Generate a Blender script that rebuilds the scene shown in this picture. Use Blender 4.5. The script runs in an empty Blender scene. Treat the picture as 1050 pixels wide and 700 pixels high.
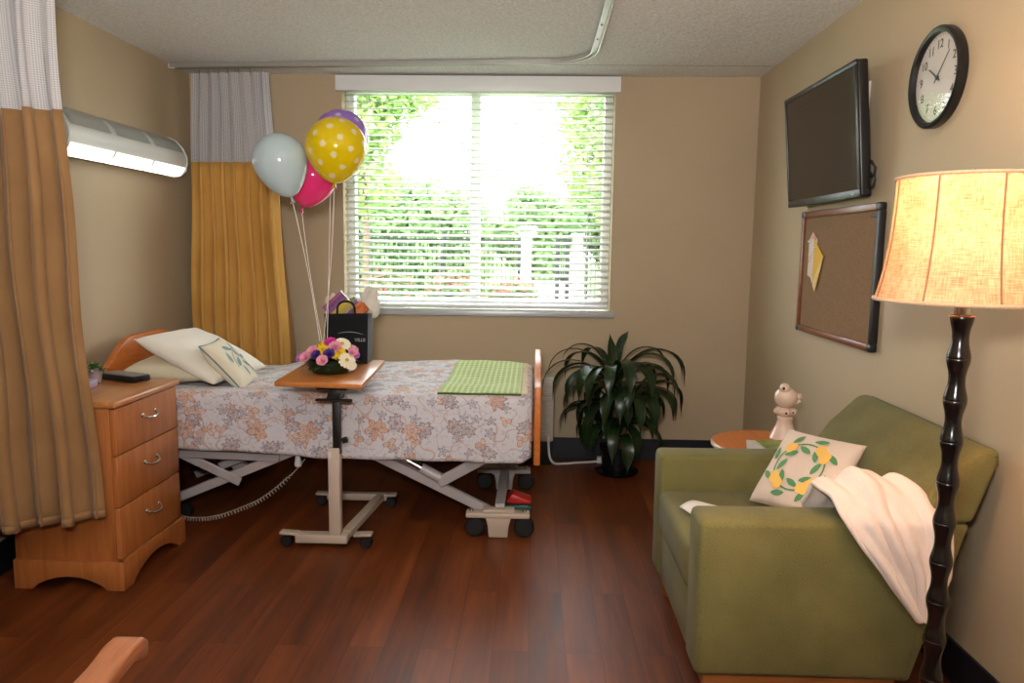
import bpy, bmesh, math, random
from math import sin, cos, pi, radians, sqrt, atan2, exp
from mathutils import Vector, Matrix, noise
random.seed(7)
SC = bpy.context.scene
COL = SC.collection
V = Vector

# ------------------------------------------------------------------ colour / node helpers
def lin(r, g, b):
    def f(c):
        c /= 255.0
        return c / 12.92 if c <= .04045 else ((c + .055) / 1.055) ** 2.4
    return (f(r), f(g), f(b), 1.0)

class NT:
    """small wrapper round a material's node tree"""
    def __init__(s, name):
        s.m = bpy.data.materials.new(name); s.m.use_nodes = True
        s.t = s.m.node_tree; s.t.nodes.clear()
        s.out = s.t.nodes.new('ShaderNodeOutputMaterial')
    def n(s, typ, **kw):
        nd = s.t.nodes.new('ShaderNode' + typ)
        for k, v in kw.items(): setattr(nd, k, v)
        return nd
    def set(s, sock, v):
        if hasattr(v, 'is_linked') or isinstance(v, bpy.types.NodeSocket): s.t.links.new(v, sock)
        else: sock.default_value = v
    def math(s, op, a, b=None, c=None):
        nd = s.n('Math', operation=op)
        for i, v in enumerate((a, b, c)):
            if v is not None: s.set(nd.inputs[i], v)
        return nd.outputs[0]
    def vec(s, op, a, b=None):
        nd = s.n('VectorMath', operation=op)
        s.set(nd.inputs[0], a)
        if b is not None: s.set(nd.inputs[1], b)
        return nd.outputs[1] if op in ('LENGTH', 'DISTANCE', 'DOT_PRODUCT') else nd.outputs[0]
    def mix(s, fac, a, b, blend='MIX'):
        nd = s.n('Mix', data_type='RGBA', blend_type=blend)
        s.set(nd.inputs[0], fac); s.set(nd.inputs[6], a); s.set(nd.inputs[7], b)
        return nd.outputs[2]
    def noise(s, vec, scale, detail=3, rough=.5, dist=0):
        nd = s.n('TexNoise'); s.set(nd.inputs['Vector'], vec)
        nd.inputs['Scale'].default_value = scale; nd.inputs['Detail'].default_value = detail
        nd.inputs['Roughness'].default_value = rough; nd.inputs['Distortion'].default_value = dist
        return nd.outputs['Fac']
    def ramp(s, fac, stops):
        nd = s.n('ValToRGB'); s.set(nd.inputs[0], fac)
        el = nd.color_ramp.elements
        while len(el) < len(stops): el.new(.5)
        for e, (p, c) in zip(el, stops): e.position = p; e.color = c
        return nd.outputs[0]
    def coord(s, kind='Object'): return s.n('TexCoord').outputs[kind]
    def scale(s, vec, sc, rot=(0, 0, 0)):
        nd = s.n('Mapping'); s.set(nd.inputs[0], vec); nd.inputs['Scale'].default_value = sc; nd.inputs['Rotation'].default_value = rot
        return nd.outputs[0]
    def bump(s, h, strength=.3, dist=.01):
        nd = s.n('Bump'); s.set(nd.inputs['Height'], h); nd.inputs['Strength'].default_value = strength; nd.inputs['Distance'].default_value = dist
        return nd.outputs[0]
    def bsdf(s, col, rough=.5, metal=0, normal=None, spec=.5, coat=0, sheen=0, trans=0):
        b = s.n('BsdfPrincipled')
        s.set(b.inputs['Base Color'], col); s.set(b.inputs['Roughness'], rough)
        b.inputs['Metallic'].default_value = metal; b.inputs['Specular IOR Level'].default_value = spec
        b.inputs['Coat Weight'].default_value = coat; b.inputs['Sheen Weight'].default_value = sheen
        if normal is not None: s.set(b.inputs['Normal'], normal)
        return b
    def done(s, shader):
        s.t.links.new(shader.outputs[0] if hasattr(shader, 'outputs') else shader, s.out.inputs[0]); return s.m

def simple(name, col, rough=.5, metal=0, var=.06, bump=0, bscale=60, spec=.5, coat=0, sheen=0):
    t = NT(name); co = t.coord()
    nz = t.noise(co, 9, 3)
    k = t.math('MULTIPLY_ADD', nz, 2 * var, 1 - var)
    sc = t.n('VectorMath', operation='SCALE'); sc.inputs[0].default_value = col[:3]; t.set(sc.inputs['Scale'], k)
    nm = t.bump(t.noise(co, bscale, 3), bump, .004) if bump else None
    return t.done(t.bsdf(sc.outputs[0], rough, metal, nm, spec, coat, sheen))

def fabric(name, col, weave=420, var=.10, bump=.25, rough=.9, sheen=.15, col2=None, trans=0):
    t = NT(name); co = t.coord()
    n1 = t.noise(co, weave, 2); n2 = t.noise(co, 6, 3)
    k = t.math('ADD', t.math('MULTIPLY', n1, .5), t.math('MULTIPLY', n2, .5))
    a = tuple(c * (1 - var * 2) for c in col[:3]) + (1,); b = col2 or tuple(min(1, c * (1 + var * 2)) for c in col[:3]) + (1,)
    c = t.ramp(k, [(.3, a), (.7, b)])
    b1 = t.bsdf(c, rough, 0, t.bump(n1, bump, .002), .2, 0, sheen)
    if trans:
        tr = t.n('BsdfTranslucent'); t.set(tr.inputs[0], c)
        mx = t.n('MixShader'); mx.inputs[0].default_value = trans
        t.t.links.new(b1.outputs[0], mx.inputs[1]); t.t.links.new(tr.outputs[0], mx.inputs[2])
        return t.done(mx)
    return t.done(b1)

def wood(name, c1, c2, axis=0, rough=.38, coat=.15, ring=1.0):
    t = NT(name); co = t.coord()
    s = [38.0 * ring] * 3; s[axis] = 3.0
    v = t.scale(co, tuple(s))
    n1 = t.noise(v, 1.0, 5, .6, .4); n2 = t.noise(t.scale(co, tuple(x * 4 for x in s)), 1.0, 2)
    f = t.math('ADD', t.math('MULTIPLY', n1, .75), t.math('MULTIPLY', n2, .25))
    c = t.ramp(f, [(.32, c1), (.68, c2)])
    return t.done(t.bsdf(c, rough, 0, t.bump(n2, .05, .002), .45, coat))

def emis(name, col, strength):
    t = NT(name); e = t.n('Emission'); e.inputs[0].default_value = col; e.inputs[1].default_value = strength
    return t.done(e)

# ------------------------------------------------------------------ object helpers
ROOT = {}
def thing(name, label, cat, loc=(0, 0, 0), group=None):
    o = bpy.data.objects.new(name, None); COL.objects.link(o); o.location = loc; o.empty_display_size = .1
    o['label'] = label; o['category'] = cat
    if group: o['group'] = group
    ROOT[o] = V(loc); return o
def tag(o, label, cat, group=None):
    o['label'] = label; o['category'] = cat
    if group: o['group'] = group
    return o
def obj(name, bm, mat, parent=None, loc=None, smooth=True, label=None, angle=40):
    """link bm (in place coordinates) as ONE mesh object, under parent when given"""
    off = ROOT[parent] if parent is not None else V(loc or (0, 0, 0))
    bmesh.ops.translate(bm, verts=bm.verts, vec=-off)
    me = bpy.data.meshes.new(name); bm.to_mesh(me); bm.free()
    for mm in (mat if isinstance(mat, (list, tuple)) else [mat]): me.materials.append(mm)
    if smooth:
        me.polygons.foreach_set('use_smooth', [True] * len(me.polygons))
        if angle: me.set_sharp_from_angle(angle=radians(angle))
    o = bpy.data.objects.new(name, me); COL.objects.link(o)
    if parent is not None: o.parent = parent
    else: o.location = off
    ROOT[o] = off
    if label: o['label'] = label
    return o
def struct(name, bm, mat, **k):
    o = obj(name, bm, mat, **k); 
    if o.parent is None: o['kind'] = 'structure'
    return o
def BM(): return bmesh.new()
def box(bm, x0, x1, y0, y1, z0, z1, bev=0, seg=2, mat=0, M=None):
    t = BM()
    r = bmesh.ops.create_cube(t, size=1)
    for v in t.verts: v.co = V(((x0 + x1) / 2 + v.co.x * (x1 - x0), (y0 + y1) / 2 + v.co.y * (y1 - y0), (z0 + z1) / 2 + v.co.z * (z1 - z0)))
    if bev: bmesh.ops.bevel(t, geom=t.edges[:], offset=bev, segments=seg, profile=.5, affect='EDGES')
    return merge(bm, t, mat, M)
def merge(bm, t, mat=0, M=None):
    if M is not None: bmesh.ops.transform(t, matrix=M, verts=t.verts)
    for f in t.faces: f.material_index = mat if mat else f.material_index
    me = bpy.data.meshes.new('tmp'); t.to_mesh(me); t.free(); bm.from_mesh(me); bpy.data.meshes.remove(me); return bm
def tube(bm, pts, r, n=10, cap=True, mat=0):
    """swept round tube through pts; r a number or one per point"""
    P = [V(p) for p in pts]; R = r if isinstance(r, (list, tuple)) else [r] * len(P)
    rings = []; up = None
    for i, p in enumerate(P):
        d = (P[min(i + 1, len(P) - 1)] - P[max(i - 1, 0)])
        d = d.normalized() if d.length > 1e-9 else V((0, 0, 1))
        if up is None: up = d.orthogonal().normalized()
        up = (up - d * up.dot(d)); up = up.normalized() if up.length > 1e-6 else d.orthogonal().normalized()
        sd = d.cross(up)
        rings.append([bm.verts.new(p + (up * cos(2 * pi * k / n) + sd * sin(2 * pi * k / n)) * R[i]) for k in range(n)])
    for a, b in zip(rings, rings[1:]):
        for k in range(n):
            f = bm.faces.new((a[k], a[(k + 1) % n], b[(k + 1) % n], b[k])); f.material_index = mat
    if cap:
        bm.faces.new(rings[0][::-1]).material_index = mat; bm.faces.new(rings[-1]).material_index = mat
    return bm
def bar(bm, a, b, w, h, bev=.004, up=(0, 0, 1)):
    """rectangular bar from a to b, w across, h along up"""
    a, b = V(a), V(b); d = (b - a); L = d.length; d.normalize(); u = V(up); s = d.cross(u).normalized(); u = s.cross(d)
    M = Matrix(((d.x, s.x, u.x, (a.x + b.x) / 2), (d.y, s.y, u.y, (a.y + b.y) / 2), (d.z, s.z, u.z, (a.z + b.z) / 2), (0, 0, 0, 1)))
    return box(bm, -L / 2, L / 2, -w / 2, w / 2, -h / 2, h / 2, bev, 1, 0, M)
def lathe(bm, prof, c=(0, 0, 0), n=32, M=None, mat=0, closed=False):
    t = BM(); rings = []
    for r, z in prof:
        rings.append([t.verts.new((max(r, 1e-4) * cos(2 * pi * k / n), max(r, 1e-4) * sin(2 * pi * k / n), z)) for k in range(n)])
    for a, b in zip(rings, rings[1:]):
        for k in range(n): t.faces.new((a[k], a[(k + 1) % n], b[(k + 1) % n], b[k]))
    if not closed:
        if prof[0][0] > 1e-3: t.faces.new(rings[0][::-1])
        if prof[-1][0] > 1e-3: t.faces.new(rings[-1])
    bmesh.ops.remove_doubles(t, verts=t.verts, dist=2.5e-4)
    bmesh.ops.recalc_face_normals(t, faces=t.faces)
    return merge(bm, t, mat, (M or Matrix()) if M is not None else Matrix.Translation(c))
def prism(bm, poly, axis, a, b, bev=0, seg=2, mat=0):
    """polygon (2D) extruded along axis from a to b: axis 'x': (y,z), 'y': (x,z), 'z': (x,y)"""
    t = BM()
    def P(p, w): return {'x': (w, p[0], p[1]), 'y': (p[0], w, p[1]), 'z': (p[0], p[1], w)}[axis]
    A = [t.verts.new(P(p, a)) for p in poly]; B = [t.verts.new(P(p, b)) for p in poly]
    t.faces.new(A); t.faces.new(B[::-1])
    for i in range(len(poly)):
        j = (i + 1) % len(poly); t.faces.new((A[j], A[i], B[i], B[j]))
    bmesh.ops.recalc_face_normals(t, faces=t.faces)
    if bev:
        ed = [e for e in t.edges if len(e.link_faces) == 2 and e.calc_face_angle() > radians(25)]
        bmesh.ops.bevel(t, geom=ed, offset=bev, segments=seg, profile=.5, affect='EDGES')
    return merge(bm, t, mat)
def grid(bm, nu, nv, fn, uvfn=None, mat=0, closeu=False):
    vs = [[bm.verts.new(fn(i / nu, j / nv)) for j in range(nv + 1)] for i in range(nu + (0 if closeu else 1))]
    L = bm.loops.layers.uv.verify() if uvfn else None
    for i in range(nu):
        for j in range(nv):
            i2 = (i + 1) % len(vs)
            f = bm.faces.new((vs[i][j], vs[i2][j], vs[i2][j + 1], vs[i][j + 1])); f.material_index = mat
            if L:
                for lp, (a, b) in zip(f.loops, ((i, j), (i + 1, j), (i + 1, j + 1), (i, j + 1))): lp[L].uv = uvfn(a / nu, b / nv)
    return bm
def sphere(bm, c, r, sx=1, sy=1, sz=1, u=20, v=14, mat=0, M=None):
    t = BM(); bmesh.ops.create_uvsphere(t, u_segments=u, v_segments=v, radius=r)
    for w in t.verts: w.co = V((w.co.x * sx, w.co.y * sy, w.co.z * sz))
    T = Matrix.Translation(c)
    return merge(bm, t, mat, T @ M if M is not None else T)
def solid(o, th, off=-1):
    m = o.modifiers.new('thick', 'SOLIDIFY'); m.thickness = th; m.offset = off
def subd(o, l=1):
    m = o.modifiers.new('sub', 'SUBSURF'); m.levels = l; m.render_levels = l
def text_bm(body, size, M, depth=.0006):
    cu = bpy.data.curves.new('txt', 'FONT'); cu.body = body; cu.size = size; cu.align_x = 'CENTER'; cu.align_y = 'CENTER'; cu.extrude = depth; cu.resolution_u = 4
    o = bpy.data.objects.new('txt', cu); COL.objects.link(o)
    dg = bpy.context.evaluated_depsgraph_get(); me = bpy.data.meshes.new_from_object(o.evaluated_get(dg))
    t = BM(); t.from_mesh(me); bpy.data.objects.remove(o); bpy.data.curves.remove(cu); bpy.data.meshes.remove(me)
    bmesh.ops.transform(t, matrix=M, verts=t.verts); return t
def frame(o, x, y, z):
    x, y, z = V(x), V(y), V(z)
    return Matrix(((x.x, y.x, z.x, o[0]), (x.y, y.y, z.y, o[1]), (x.z, y.z, z.z, o[2]), (0, 0, 0, 1)))
def sm(t): t = min(1, max(0, t)); return t * t * (3 - 2 * t)
def lerp(a, b, t): return a + (b - a) * t
def pw(x, pts):
    if x <= pts[0][0]: return pts[0][1]
    for (a, p), (b, q) in zip(pts, pts[1:]):
        if x <= b: return p + (q - p) * (x - a) / (b - a)
    return pts[-1][1]

# ------------------------------------------------------------------ room measures (metres)
XL, XR, YF, YN, H = -2.203, 1.376, 4.868, -1.9, 2.44
HB = .139
WX0, WX1, WZ0, WZ1 = -1.235, .485, .985, 2.40      # window opening

# ------------------------------------------------------------------ camera
cam = bpy.data.cameras.new('camera'); co_ = bpy.data.objects.new('camera', cam); COL.objects.link(co_)
pitch, yaw, roll = .124, .029, .013
fw = V((-sin(yaw) * cos(pitch), cos(yaw) * cos(pitch), -sin(pitch))); rt = V((cos(yaw), sin(yaw), 0)); up = rt.cross(fw)
r2 = rt * cos(roll) + up * sin(roll); u2 = -rt * sin(roll) + up * cos(roll)
co_.matrix_world = frame((0, 0, 1.377), r2, u2, -fw)
cam.sensor_width = 36; cam.lens = 772.7 / 1050 * 36; cam.clip_start = .05; cam.clip_end = 300
SC.camera = co_

# ------------------------------------------------------------------ materials
def wall_mat(name, col):
    t = NT(name); co = t.coord()
    n1 = t.noise(co, 1.3, 3); n2 = t.noise(co, 90, 3)
    c = t.ramp(n1, [(.3, tuple(x * .95 for x in col[:3]) + (1,)), (.7, tuple(min(1, x * 1.04) for x in col[:3]) + (1,))])
    return t.done(t.bsdf(c, .62, 0, t.bump(n2, .12, .003), .3))
M_wall = wall_mat('tan wall paint', lin(186, 167, 138))
M_wallr = wall_mat('khaki wall paint', lin(188, 170, 140))
def ceil_mat():
    t = NT('stippled ceiling'); co = t.coord()
    n1 = t.noise(co, 70, 4, .7); n2 = t.noise(co, 28, 3)
    c = t.ramp(n1, [(.35, lin(212, 212, 210)), (.65, lin(240, 240, 238))])
    y = t.n('SeparateXYZ'); t.set(y.inputs[0], co)
    d = t.math('ABSOLUTE', t.math('SUBTRACT', t.math('MODULO', t.math('ADD', y.outputs[1], 10 - 3.6 + .61), 1.22), .61))
    line = t.math('LESS_THAN', d, .007)
    c2 = t.mix(line, c, lin(184, 182, 178))
    h = t.math('ADD', n1, n2)
    return t.done(t.bsdf(c2, .95, 0, t.bump(h, .5, .008), .1))
M_ceil = ceil_mat()
def floor_mat():
    t = NT('dark wood plank floor'); co = t.coord()
    v = t.scale(co, (1, 1, 1), (0, 0, pi / 2))
    b = t.n('TexBrick'); t.set(b.inputs['Vector'], v); b.offset = .37; b.squash = 1
    b.inputs['Color1'].default_value = (.0, .0, .0, 1); b.inputs['Color2'].default_value = (1, 1, 1, 1); b.inputs['Mortar'].default_value = (.5, .5, .5, 1)
    b.inputs['Scale'].default_value = 1; b.inputs['Brick Width'].default_value = 1.22; b.inputs['Row Height'].default_value = .125
    b.inputs['Mortar Size'].default_value = .0016; b.inputs['Mortar Smooth'].default_value = .2; b.inputs['Bias'].default_value = 0
    sp = t.n('SeparateColor'); t.set(sp.inputs[0], b.outputs['Color'])
    off = t.n('CombineXYZ'); t.set(off.inputs[0], t.math('MULTIPLY', sp.outputs[0], 37.0)); t.set(off.inputs[1], t.math('MULTIPLY', sp.outputs[0], 11.0))
    g = t.vec('ADD', t.scale(co, (26, 1.5, 1)), off.outputs[0])
    n1 = t.noise(g, 1, 6, .65, .8); n2 = t.noise(t.vec('ADD', t.scale(co, (5, .7, 1)), off.outputs[0]), 1, 3, .5, 1.2)
    f = t.math('ADD', t.math('ADD', t.math('MULTIPLY', n1, .5), t.math('MULTIPLY', n2, .4)), t.math('MULTIPLY', sp.outputs[0], .1))
    c = t.ramp(f, [(.28, lin(46, 20, 8)), (.45, lin(92, 44, 18)), (.58, lin(114, 58, 25)), (.74, lin(140, 80, 40))])
    c = t.mix(t.math('MULTIPLY', b.outputs['Fac'], .55), c, lin(34, 15, 8))
    hh = t.math('SUBTRACT', t.math('MULTIPLY', n1, .3), b.outputs['Fac'])
    ro = t.math('MULTIPLY_ADD', n1, .2, .33)
    return t.done(t.bsdf(c, ro, 0, t.bump(hh, .18, .003), .32, 0))
M_floor = floor_mat()
M_base = simple('dark vinyl baseboard', lin(24, 24, 34), .45)
M_white = simple('white painted metal', lin(226, 226, 224), .4, var=.03)
M_slat = fabric('white blind slat', lin(250, 250, 250), weave=30, var=.02, bump=0, rough=.5, sheen=0, trans=.6)
M_frame = simple('white window vinyl', lin(232, 234, 234), .4, var=.02)
M_sill = simple('grey metal sill', lin(188, 190, 194), .35, .2, var=.03)
def glass_mat():
    t = NT('window glass'); tr = t.n('BsdfTransparent'); gl = t.n('BsdfGlossy'); gl.inputs['Roughness'].default_value = .02
    lw = t.n('LayerWeight'); mx = t.n('MixShader'); t.set(mx.inputs[0], t.math('MULTIPLY_ADD', t.math('POWER', lw.outputs['Facing'], 4), .5, .035))
    t.t.links.new(tr.outputs[0], mx.inputs[1]); t.t.links.new(gl.outputs[0], mx.inputs[2]); return t.done(mx)
M_glass = glass_mat()
M_maple = wood('honey maple veneer', lin(158, 92, 46), lin(186, 116, 62), 2, .38)
M_mapley = wood('honey maple top', lin(170, 108, 58), lin(196, 134, 80), 1, .3)
M_cherry = wood('orange cherry board', lin(182, 96, 38), lin(206, 122, 56), 1, .35)
M_tabletop = wood('oak laminate table top', lin(172, 104, 50), lin(196, 126, 66), 1, .28)
M_chrome = simple('brushed nickel', lin(205, 200, 190), .22, 1, var=.03)
M_steel = simple('bright steel', lin(215, 215, 220), .18, 1, var=.02)
M_bedgrey = simple('grey painted bed steel', lin(176, 170, 172), .42, .1, var=.04)
M_beige = simple('putty painted steel', lin(196, 180, 164), .42, .05, var=.03)
M_black = simple('black plastic', lin(16, 16, 18), .35)
M_blackm = simple('matt black metal', lin(20, 18, 18), .45)
M_rubber = simple('black rubber', lin(13, 14, 17), .6)
M_lampblk = simple('gloss black lamp', lin(10, 8, 9), .2, 0, .03, spec=.5, coat=.2)

# ------------------------------------------------------------------ the setting
b = BM(); box(b, XL - .2, XR + .2, YN - .2, YF + .02, -.1, 0); struct('floor', b, M_floor, smooth=False)
b = BM(); box(b, XL - .2, XR + .2, YN - .2, YF + .2, H, H + .15); struct('ceiling', b, M_ceil, smooth=False)
b = BM(); box(b, XL - .15, XL, YN - .15, YF + .2, 0, H); struct('wall_left', b, M_wall, smooth=False)
b = BM(); box(b, XR, XR + .15, YN - .15, YF + .2, 0, H); struct('wall_right', b, M_wallr, smooth=False)
b = BM(); box(b, XL, XR, YN - .15, YN, 0, H); struct('wall_near', b, M_wall, smooth=False)
b = BM()
box(b, XL, WX0, YF, YF + .2, 0, H); box(b, WX1, XR, YF, YF + .2, 0, H)
box(b, WX0, WX1, YF, YF + .2, 0, WZ0 - .05); box(b, WX0, WX1, YF, YF + .2, WZ1, H)
struct('wall_far', b, M_wall, smooth=False)
b = BM(); box(b, XL + .01, XR - .01, YF - .012, YF, 0, HB, .003, 1); struct('baseboard_far', b, M_base)
b = BM(); box(b, XR - .012, XR, YN, YF - .012, 0, HB, .003, 1); struct('baseboard_right', b, M_base)
b = BM(); box(b, XL, XL + .012, YN, YF - .012, 0, HB, .003, 1); struct('baseboard_left', b, M_base)
# window
b = BM(); fy0, fy1 = YF + .10, YF + .17
fw_ = .055
box(b, WX0, WX0 + fw_, fy0, fy1, WZ0, WZ1, .006); box(b, WX1 - fw_, WX1, fy0, fy1, WZ0, WZ1, .006)
box(b, WX0 + fw_, WX1 - fw_, fy0, fy1, WZ0, WZ0 + fw_, .006); box(b, WX0 + fw_, WX1 - fw_, fy0, fy1, WZ1 - fw_, WZ1, .006)
win = struct('window_1', b, M_frame)
b = BM(); box(b, -.425, -.365, fy0 - .01, fy1, WZ0 + fw_, WZ1 - fw_, .006); obj('mullion', b, M_frame, win)
for x0, x1 in ((WX0 + fw_, -.425), (-.365, WX1 - fw_)):
    b = BM(); box(b, x0, x1, YF + .135, YF + .14, WZ0 + fw_, WZ1 - fw_); obj('pane', b, M_glass, win, smooth=False)
b = BM(); box(b, WX0 - .03, WX1 + .03, YF - .03, YF + .12, WZ0 - .05, WZ0 - .012, .006); obj('window_sill', b, M_sill, win)
# blind
bl = thing('window_blind', 'white horizontal slat blind with wide valance hung across the window', 'blind', (-.375, YF, WZ0))
b = BM(); box(b, -1.262, .512, YF - .055, YF - .001, 2.335, 2.428, .004); obj('valance', b, M_frame, bl)
b = BM(); box(b, WX0 + .01, WX1 - .01, YF + .005, YF + .055, WZ1 - .05, WZ1, .003); obj('headrail', b, M_frame, bl)
b = BM(); NS = 32; zb, zt = WZ0 + .045, 2.325; tilt = radians(19)
for i in range(NS):
    z = zb + (zt - zb) * i / (NS - 1)
    M = Matrix.Translation((-.375, YF + .032, z)) @ Matrix.Rotation(tilt, 4, 'X')
    def fs(u, v): 
        return M @ V(((u - .5) * 1.70, (v - .5) * .05, .003 * (1 - (2 * v - 1) ** 2)))
    grid(b, 2, 4, fs)
o = obj('slats', b, M_slat, bl, angle=0); solid(o, .0026, 0)
b = BM(); box(b, WX0 + .012, WX1 - .012, YF + .012, YF + .055, WZ0 - .002, WZ0 + .02, .004); obj('bottom_rail', b, M_frame, bl)
b = BM()
for x in (-1.08, -.62, -.13, .33):
    for y in (YF + .006, YF + .058): box(b, x - .0012, x + .0012, y - .0008, y + .0008, WZ0, WZ1 - .04)
obj('ladder_cord', b, M_frame, bl, smooth=False)
for x, zz in ((-1.185, 1.40), (-1.165, 1.30)):
    b = BM(); tube(b, [(x, YF - .004, 2.34), (x + .002, YF - .006, zz)], .0016, 6); lathe(b, [(.004, 0), (.008, .006), (.005, .03), (.002, .034)], (x + .002, YF - .006, zz - .03), 10)
    obj('pull_cord', b, M_frame, bl)

# ------------------------------------------------------------------ curtain track, curtains
M_track = simple('satin aluminium track', lin(196, 194, 190), .3, .7, var=.03)
tk = thing('curtain_track', 'long silver curtain track with rounded bend screwed to the ceiling', 'curtain track', (-.9, 4.45, H))
pts = [(-2.19, 4.60), (-1.2, 4.54), (-.3, 4.475), (.02, 4.455)]
for k in range(1, 9):
    a = k / 8 * pi / 2; pts.append((.02 + .28 * sin(a), 4.175 + .28 * cos(a)))
pts += [(.3, 3.6), (.29, 2.4), (.29, 1.2)]
b = BM()
def track_part(w0, w1, z0, z1):
    P = [V((p[0], p[1], 0)) for p in pts]; rings = []
    for i, p in enumerate(P):
        d = (P[min(i + 1, len(P) - 1)] - P[max(0, i - 1)]).normalized(); s = V((d.y, -d.x, 0))
        rings.append([b.verts.new(p + s * w + V((0, 0, z))) for w, z in ((w0, z0), (w1, z0), (w1, z1), (w0, z1))])
    for A, B in zip(rings, rings[1:]):
        for k in range(4): b.faces.new((A[k], A[(k + 1) % 4], B[(k + 1) % 4], B[k]))
    b.faces.new(rings[0]); b.faces.new(rings[-1][::-1])
track_part(-.02, .02, H - .008, H - .0005); track_part(-.02, -.012, H - .026, H - .008); track_part(.012, .02, H - .026, H - .008)
bmesh.ops.recalc_face_normals(b, faces=b.faces)
obj('rail', b, M_track, tk, smooth=False)
b = BM(); box(b, -2.2, -2.17, 4.58, 4.62, H - .03, H - .002, .003); obj('end_cap', b, M_white, tk)
for x, y in ((.297, 4.0), (.298, 3.75), (.293, 3.0)):
    b = BM(); lathe(b, [(0, -.004), (.006, -.004), (.008, 0)], (x, y, H - .009), 10); obj('screw', b, M_chrome, tk)

def curtain_fabric(name, c1, c2, trans):
    t = NT(name); co = t.coord(); n1 = t.noise(co, 500, 2); n2 = t.noise(co, 4, 3)
    c = t.ramp(t.math('ADD', t.math('MULTIPLY', n1, .3), t.math('MULTIPLY', n2, .7)), [(.3, c1), (.7, c2)])
    p = t.bsdf(c, .85, 0, t.bump(n1, .15, .001), .2, 0, .2); tr = t.n('BsdfTranslucent'); t.set(tr.inputs[0], c)
    mx = t.n('MixShader'); mx.inputs[0].default_value = trans
    t.t.links.new(p.outputs[0], mx.inputs[1]); t.t.links.new(tr.outputs[0], mx.inputs[2]); return t.done(mx)
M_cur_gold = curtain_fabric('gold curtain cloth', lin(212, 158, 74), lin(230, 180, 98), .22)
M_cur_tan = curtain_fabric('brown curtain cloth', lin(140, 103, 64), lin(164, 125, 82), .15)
def mesh_mat():
    t = NT('white curtain netting'); co = t.coord('UV'); s = t.n('SeparateXYZ'); t.set(s.inputs[0], co)
    def cell(v, k): return t.math('ABSOLUTE', t.math('SUBTRACT', t.math('FRACT', t.math('MULTIPLY', v, k)), .5))
    hole = t.math('LESS_THAN', t.math('ADD', t.math('POWER', cell(s.outputs[0], 170), 2), t.math('POWER', cell(s.outputs[1], 130), 2)), .10)
    p = t.bsdf(lin(218, 216, 219), .8, 0, None, .2); tl = t.n('BsdfTranslucent'); tl.inputs[0].default_value = lin(218, 216, 219)
    m1 = t.n('MixShader'); m1.inputs[0].default_value = .35; t.t.links.new(p.outputs[0], m1.inputs[1]); t.t.links.new(tl.outputs[0], m1.inputs[2])
    tr = t.n('BsdfTransparent'); mx = t.n('MixShader'); t.set(mx.inputs[0], t.math('MULTIPLY', hole, .40))
    t.t.links.new(m1.outputs[0], mx.inputs[1]); t.t.links.new(tr.outputs[0], mx.inputs[2]); return t.done(mx)
M_net = mesh_mat()
def curtain(root, top, bot, ztop, zmid, zbot, folds, amp, cloth, yshift=None, seed=1, power=1.0, zb=None):
    """top/bot: (x0,y0,x1,y1) lines of the hanging cloth"""
    rnd = random.Random(seed); ph = [rnd.uniform(-.35, .35) for _ in range(folds + 2)]
    def P(u, z):
        t = (ztop - z) / (ztop - zbot)
        x = lerp(lerp(top[0], top[2], u), lerp(bot[0], bot[2], u), max(0, t) ** power); y = lerp(lerp(top[1], top[3], u), lerp(bot[1], bot[3], u), t)
        k = u * folds; i = int(k); w = ph[i] * (1 - (k - i)) + ph[i + 1] * (k - i)
        a = 2 * pi * (k + .6 * w); A = amp * (.6 + .4 * sm(t * 2)) * (1 + .5 * sin(3.1 * i + seed))
        y += A * sin(a); x += A * .45 * sin(2 * a + .4)
        y += .010 * sin(7 * z + 5 * u + seed)
        if yshift: y += yshift(u, z)
        return V((x, y, z))
    W = sqrt((top[2] - top[0]) ** 2 + (top[3] - top[1]) ** 2) * 1.9
    nu = folds * 12
    b = BM(); grid(b, nu, 10, lambda u, v: P(u, lerp(ztop, zmid, v)), lambda u, v: (u * W, lerp(ztop, zmid, v)))
    obj('netting_top', b, M_net, root, angle=0)
    b = BM(); zbf = zb or (lambda u: zbot)
    grid(b, nu, 28, lambda u, v: P(u, lerp(zmid + .004, zbf(u), v)))
    o = obj('cloth_panel', b, cloth, root, angle=0); solid(o, .004, 0)
    b = BM(); grid(b, nu, 1, lambda u, v: P(u, lerp(zbf(u) + .03, zbf(u) + .002, v)) + V((0, -.0045, 0)))
    o = obj('hem', b, cloth, root, angle=0); solid(o, .002, 0)
    for k in range(folds):
        u = (k + .25) / folds; p = P(u, ztop); b = BM()
        tube(b, [p + V((0, 0, -.02)), p + V((0, 0, .012)), V((p.x, p.y, min(H - .028, p.z + .03)))], .0022, 6); obj('hook', b, M_chrome, root)
c1 = thing('privacy_curtain', 'gold privacy curtain with white net top beside the window, behind the bed', 'curtain', (-1.82, 4.60, .3), 'privacy curtains')
curtain(c1, (-2.055, 4.60, -1.60, 4.57), (-2.13, 4.64, -1.50, 4.57), 2.385, 1.862, .30, 7, .036, M_cur_gold, seed=3)
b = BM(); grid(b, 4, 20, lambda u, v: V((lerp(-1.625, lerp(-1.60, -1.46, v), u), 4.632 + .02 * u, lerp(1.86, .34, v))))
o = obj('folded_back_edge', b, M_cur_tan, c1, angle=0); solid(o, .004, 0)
c2 = thing('privacy_curtain', 'brown privacy curtain with white net top hanging in front of the nightstand', 'curtain', (-1.93, 2.62, .3), 'privacy curtains')
curtain(c2, (-2.19, 2.56, -1.645, 2.62), (-2.18, 2.57, -1.605, 2.70), 2.40, 1.825, .30, 7, .048, M_cur_tan, seed=5, power=3.0, zb=lambda u: .295 + .055 * u)

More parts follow.
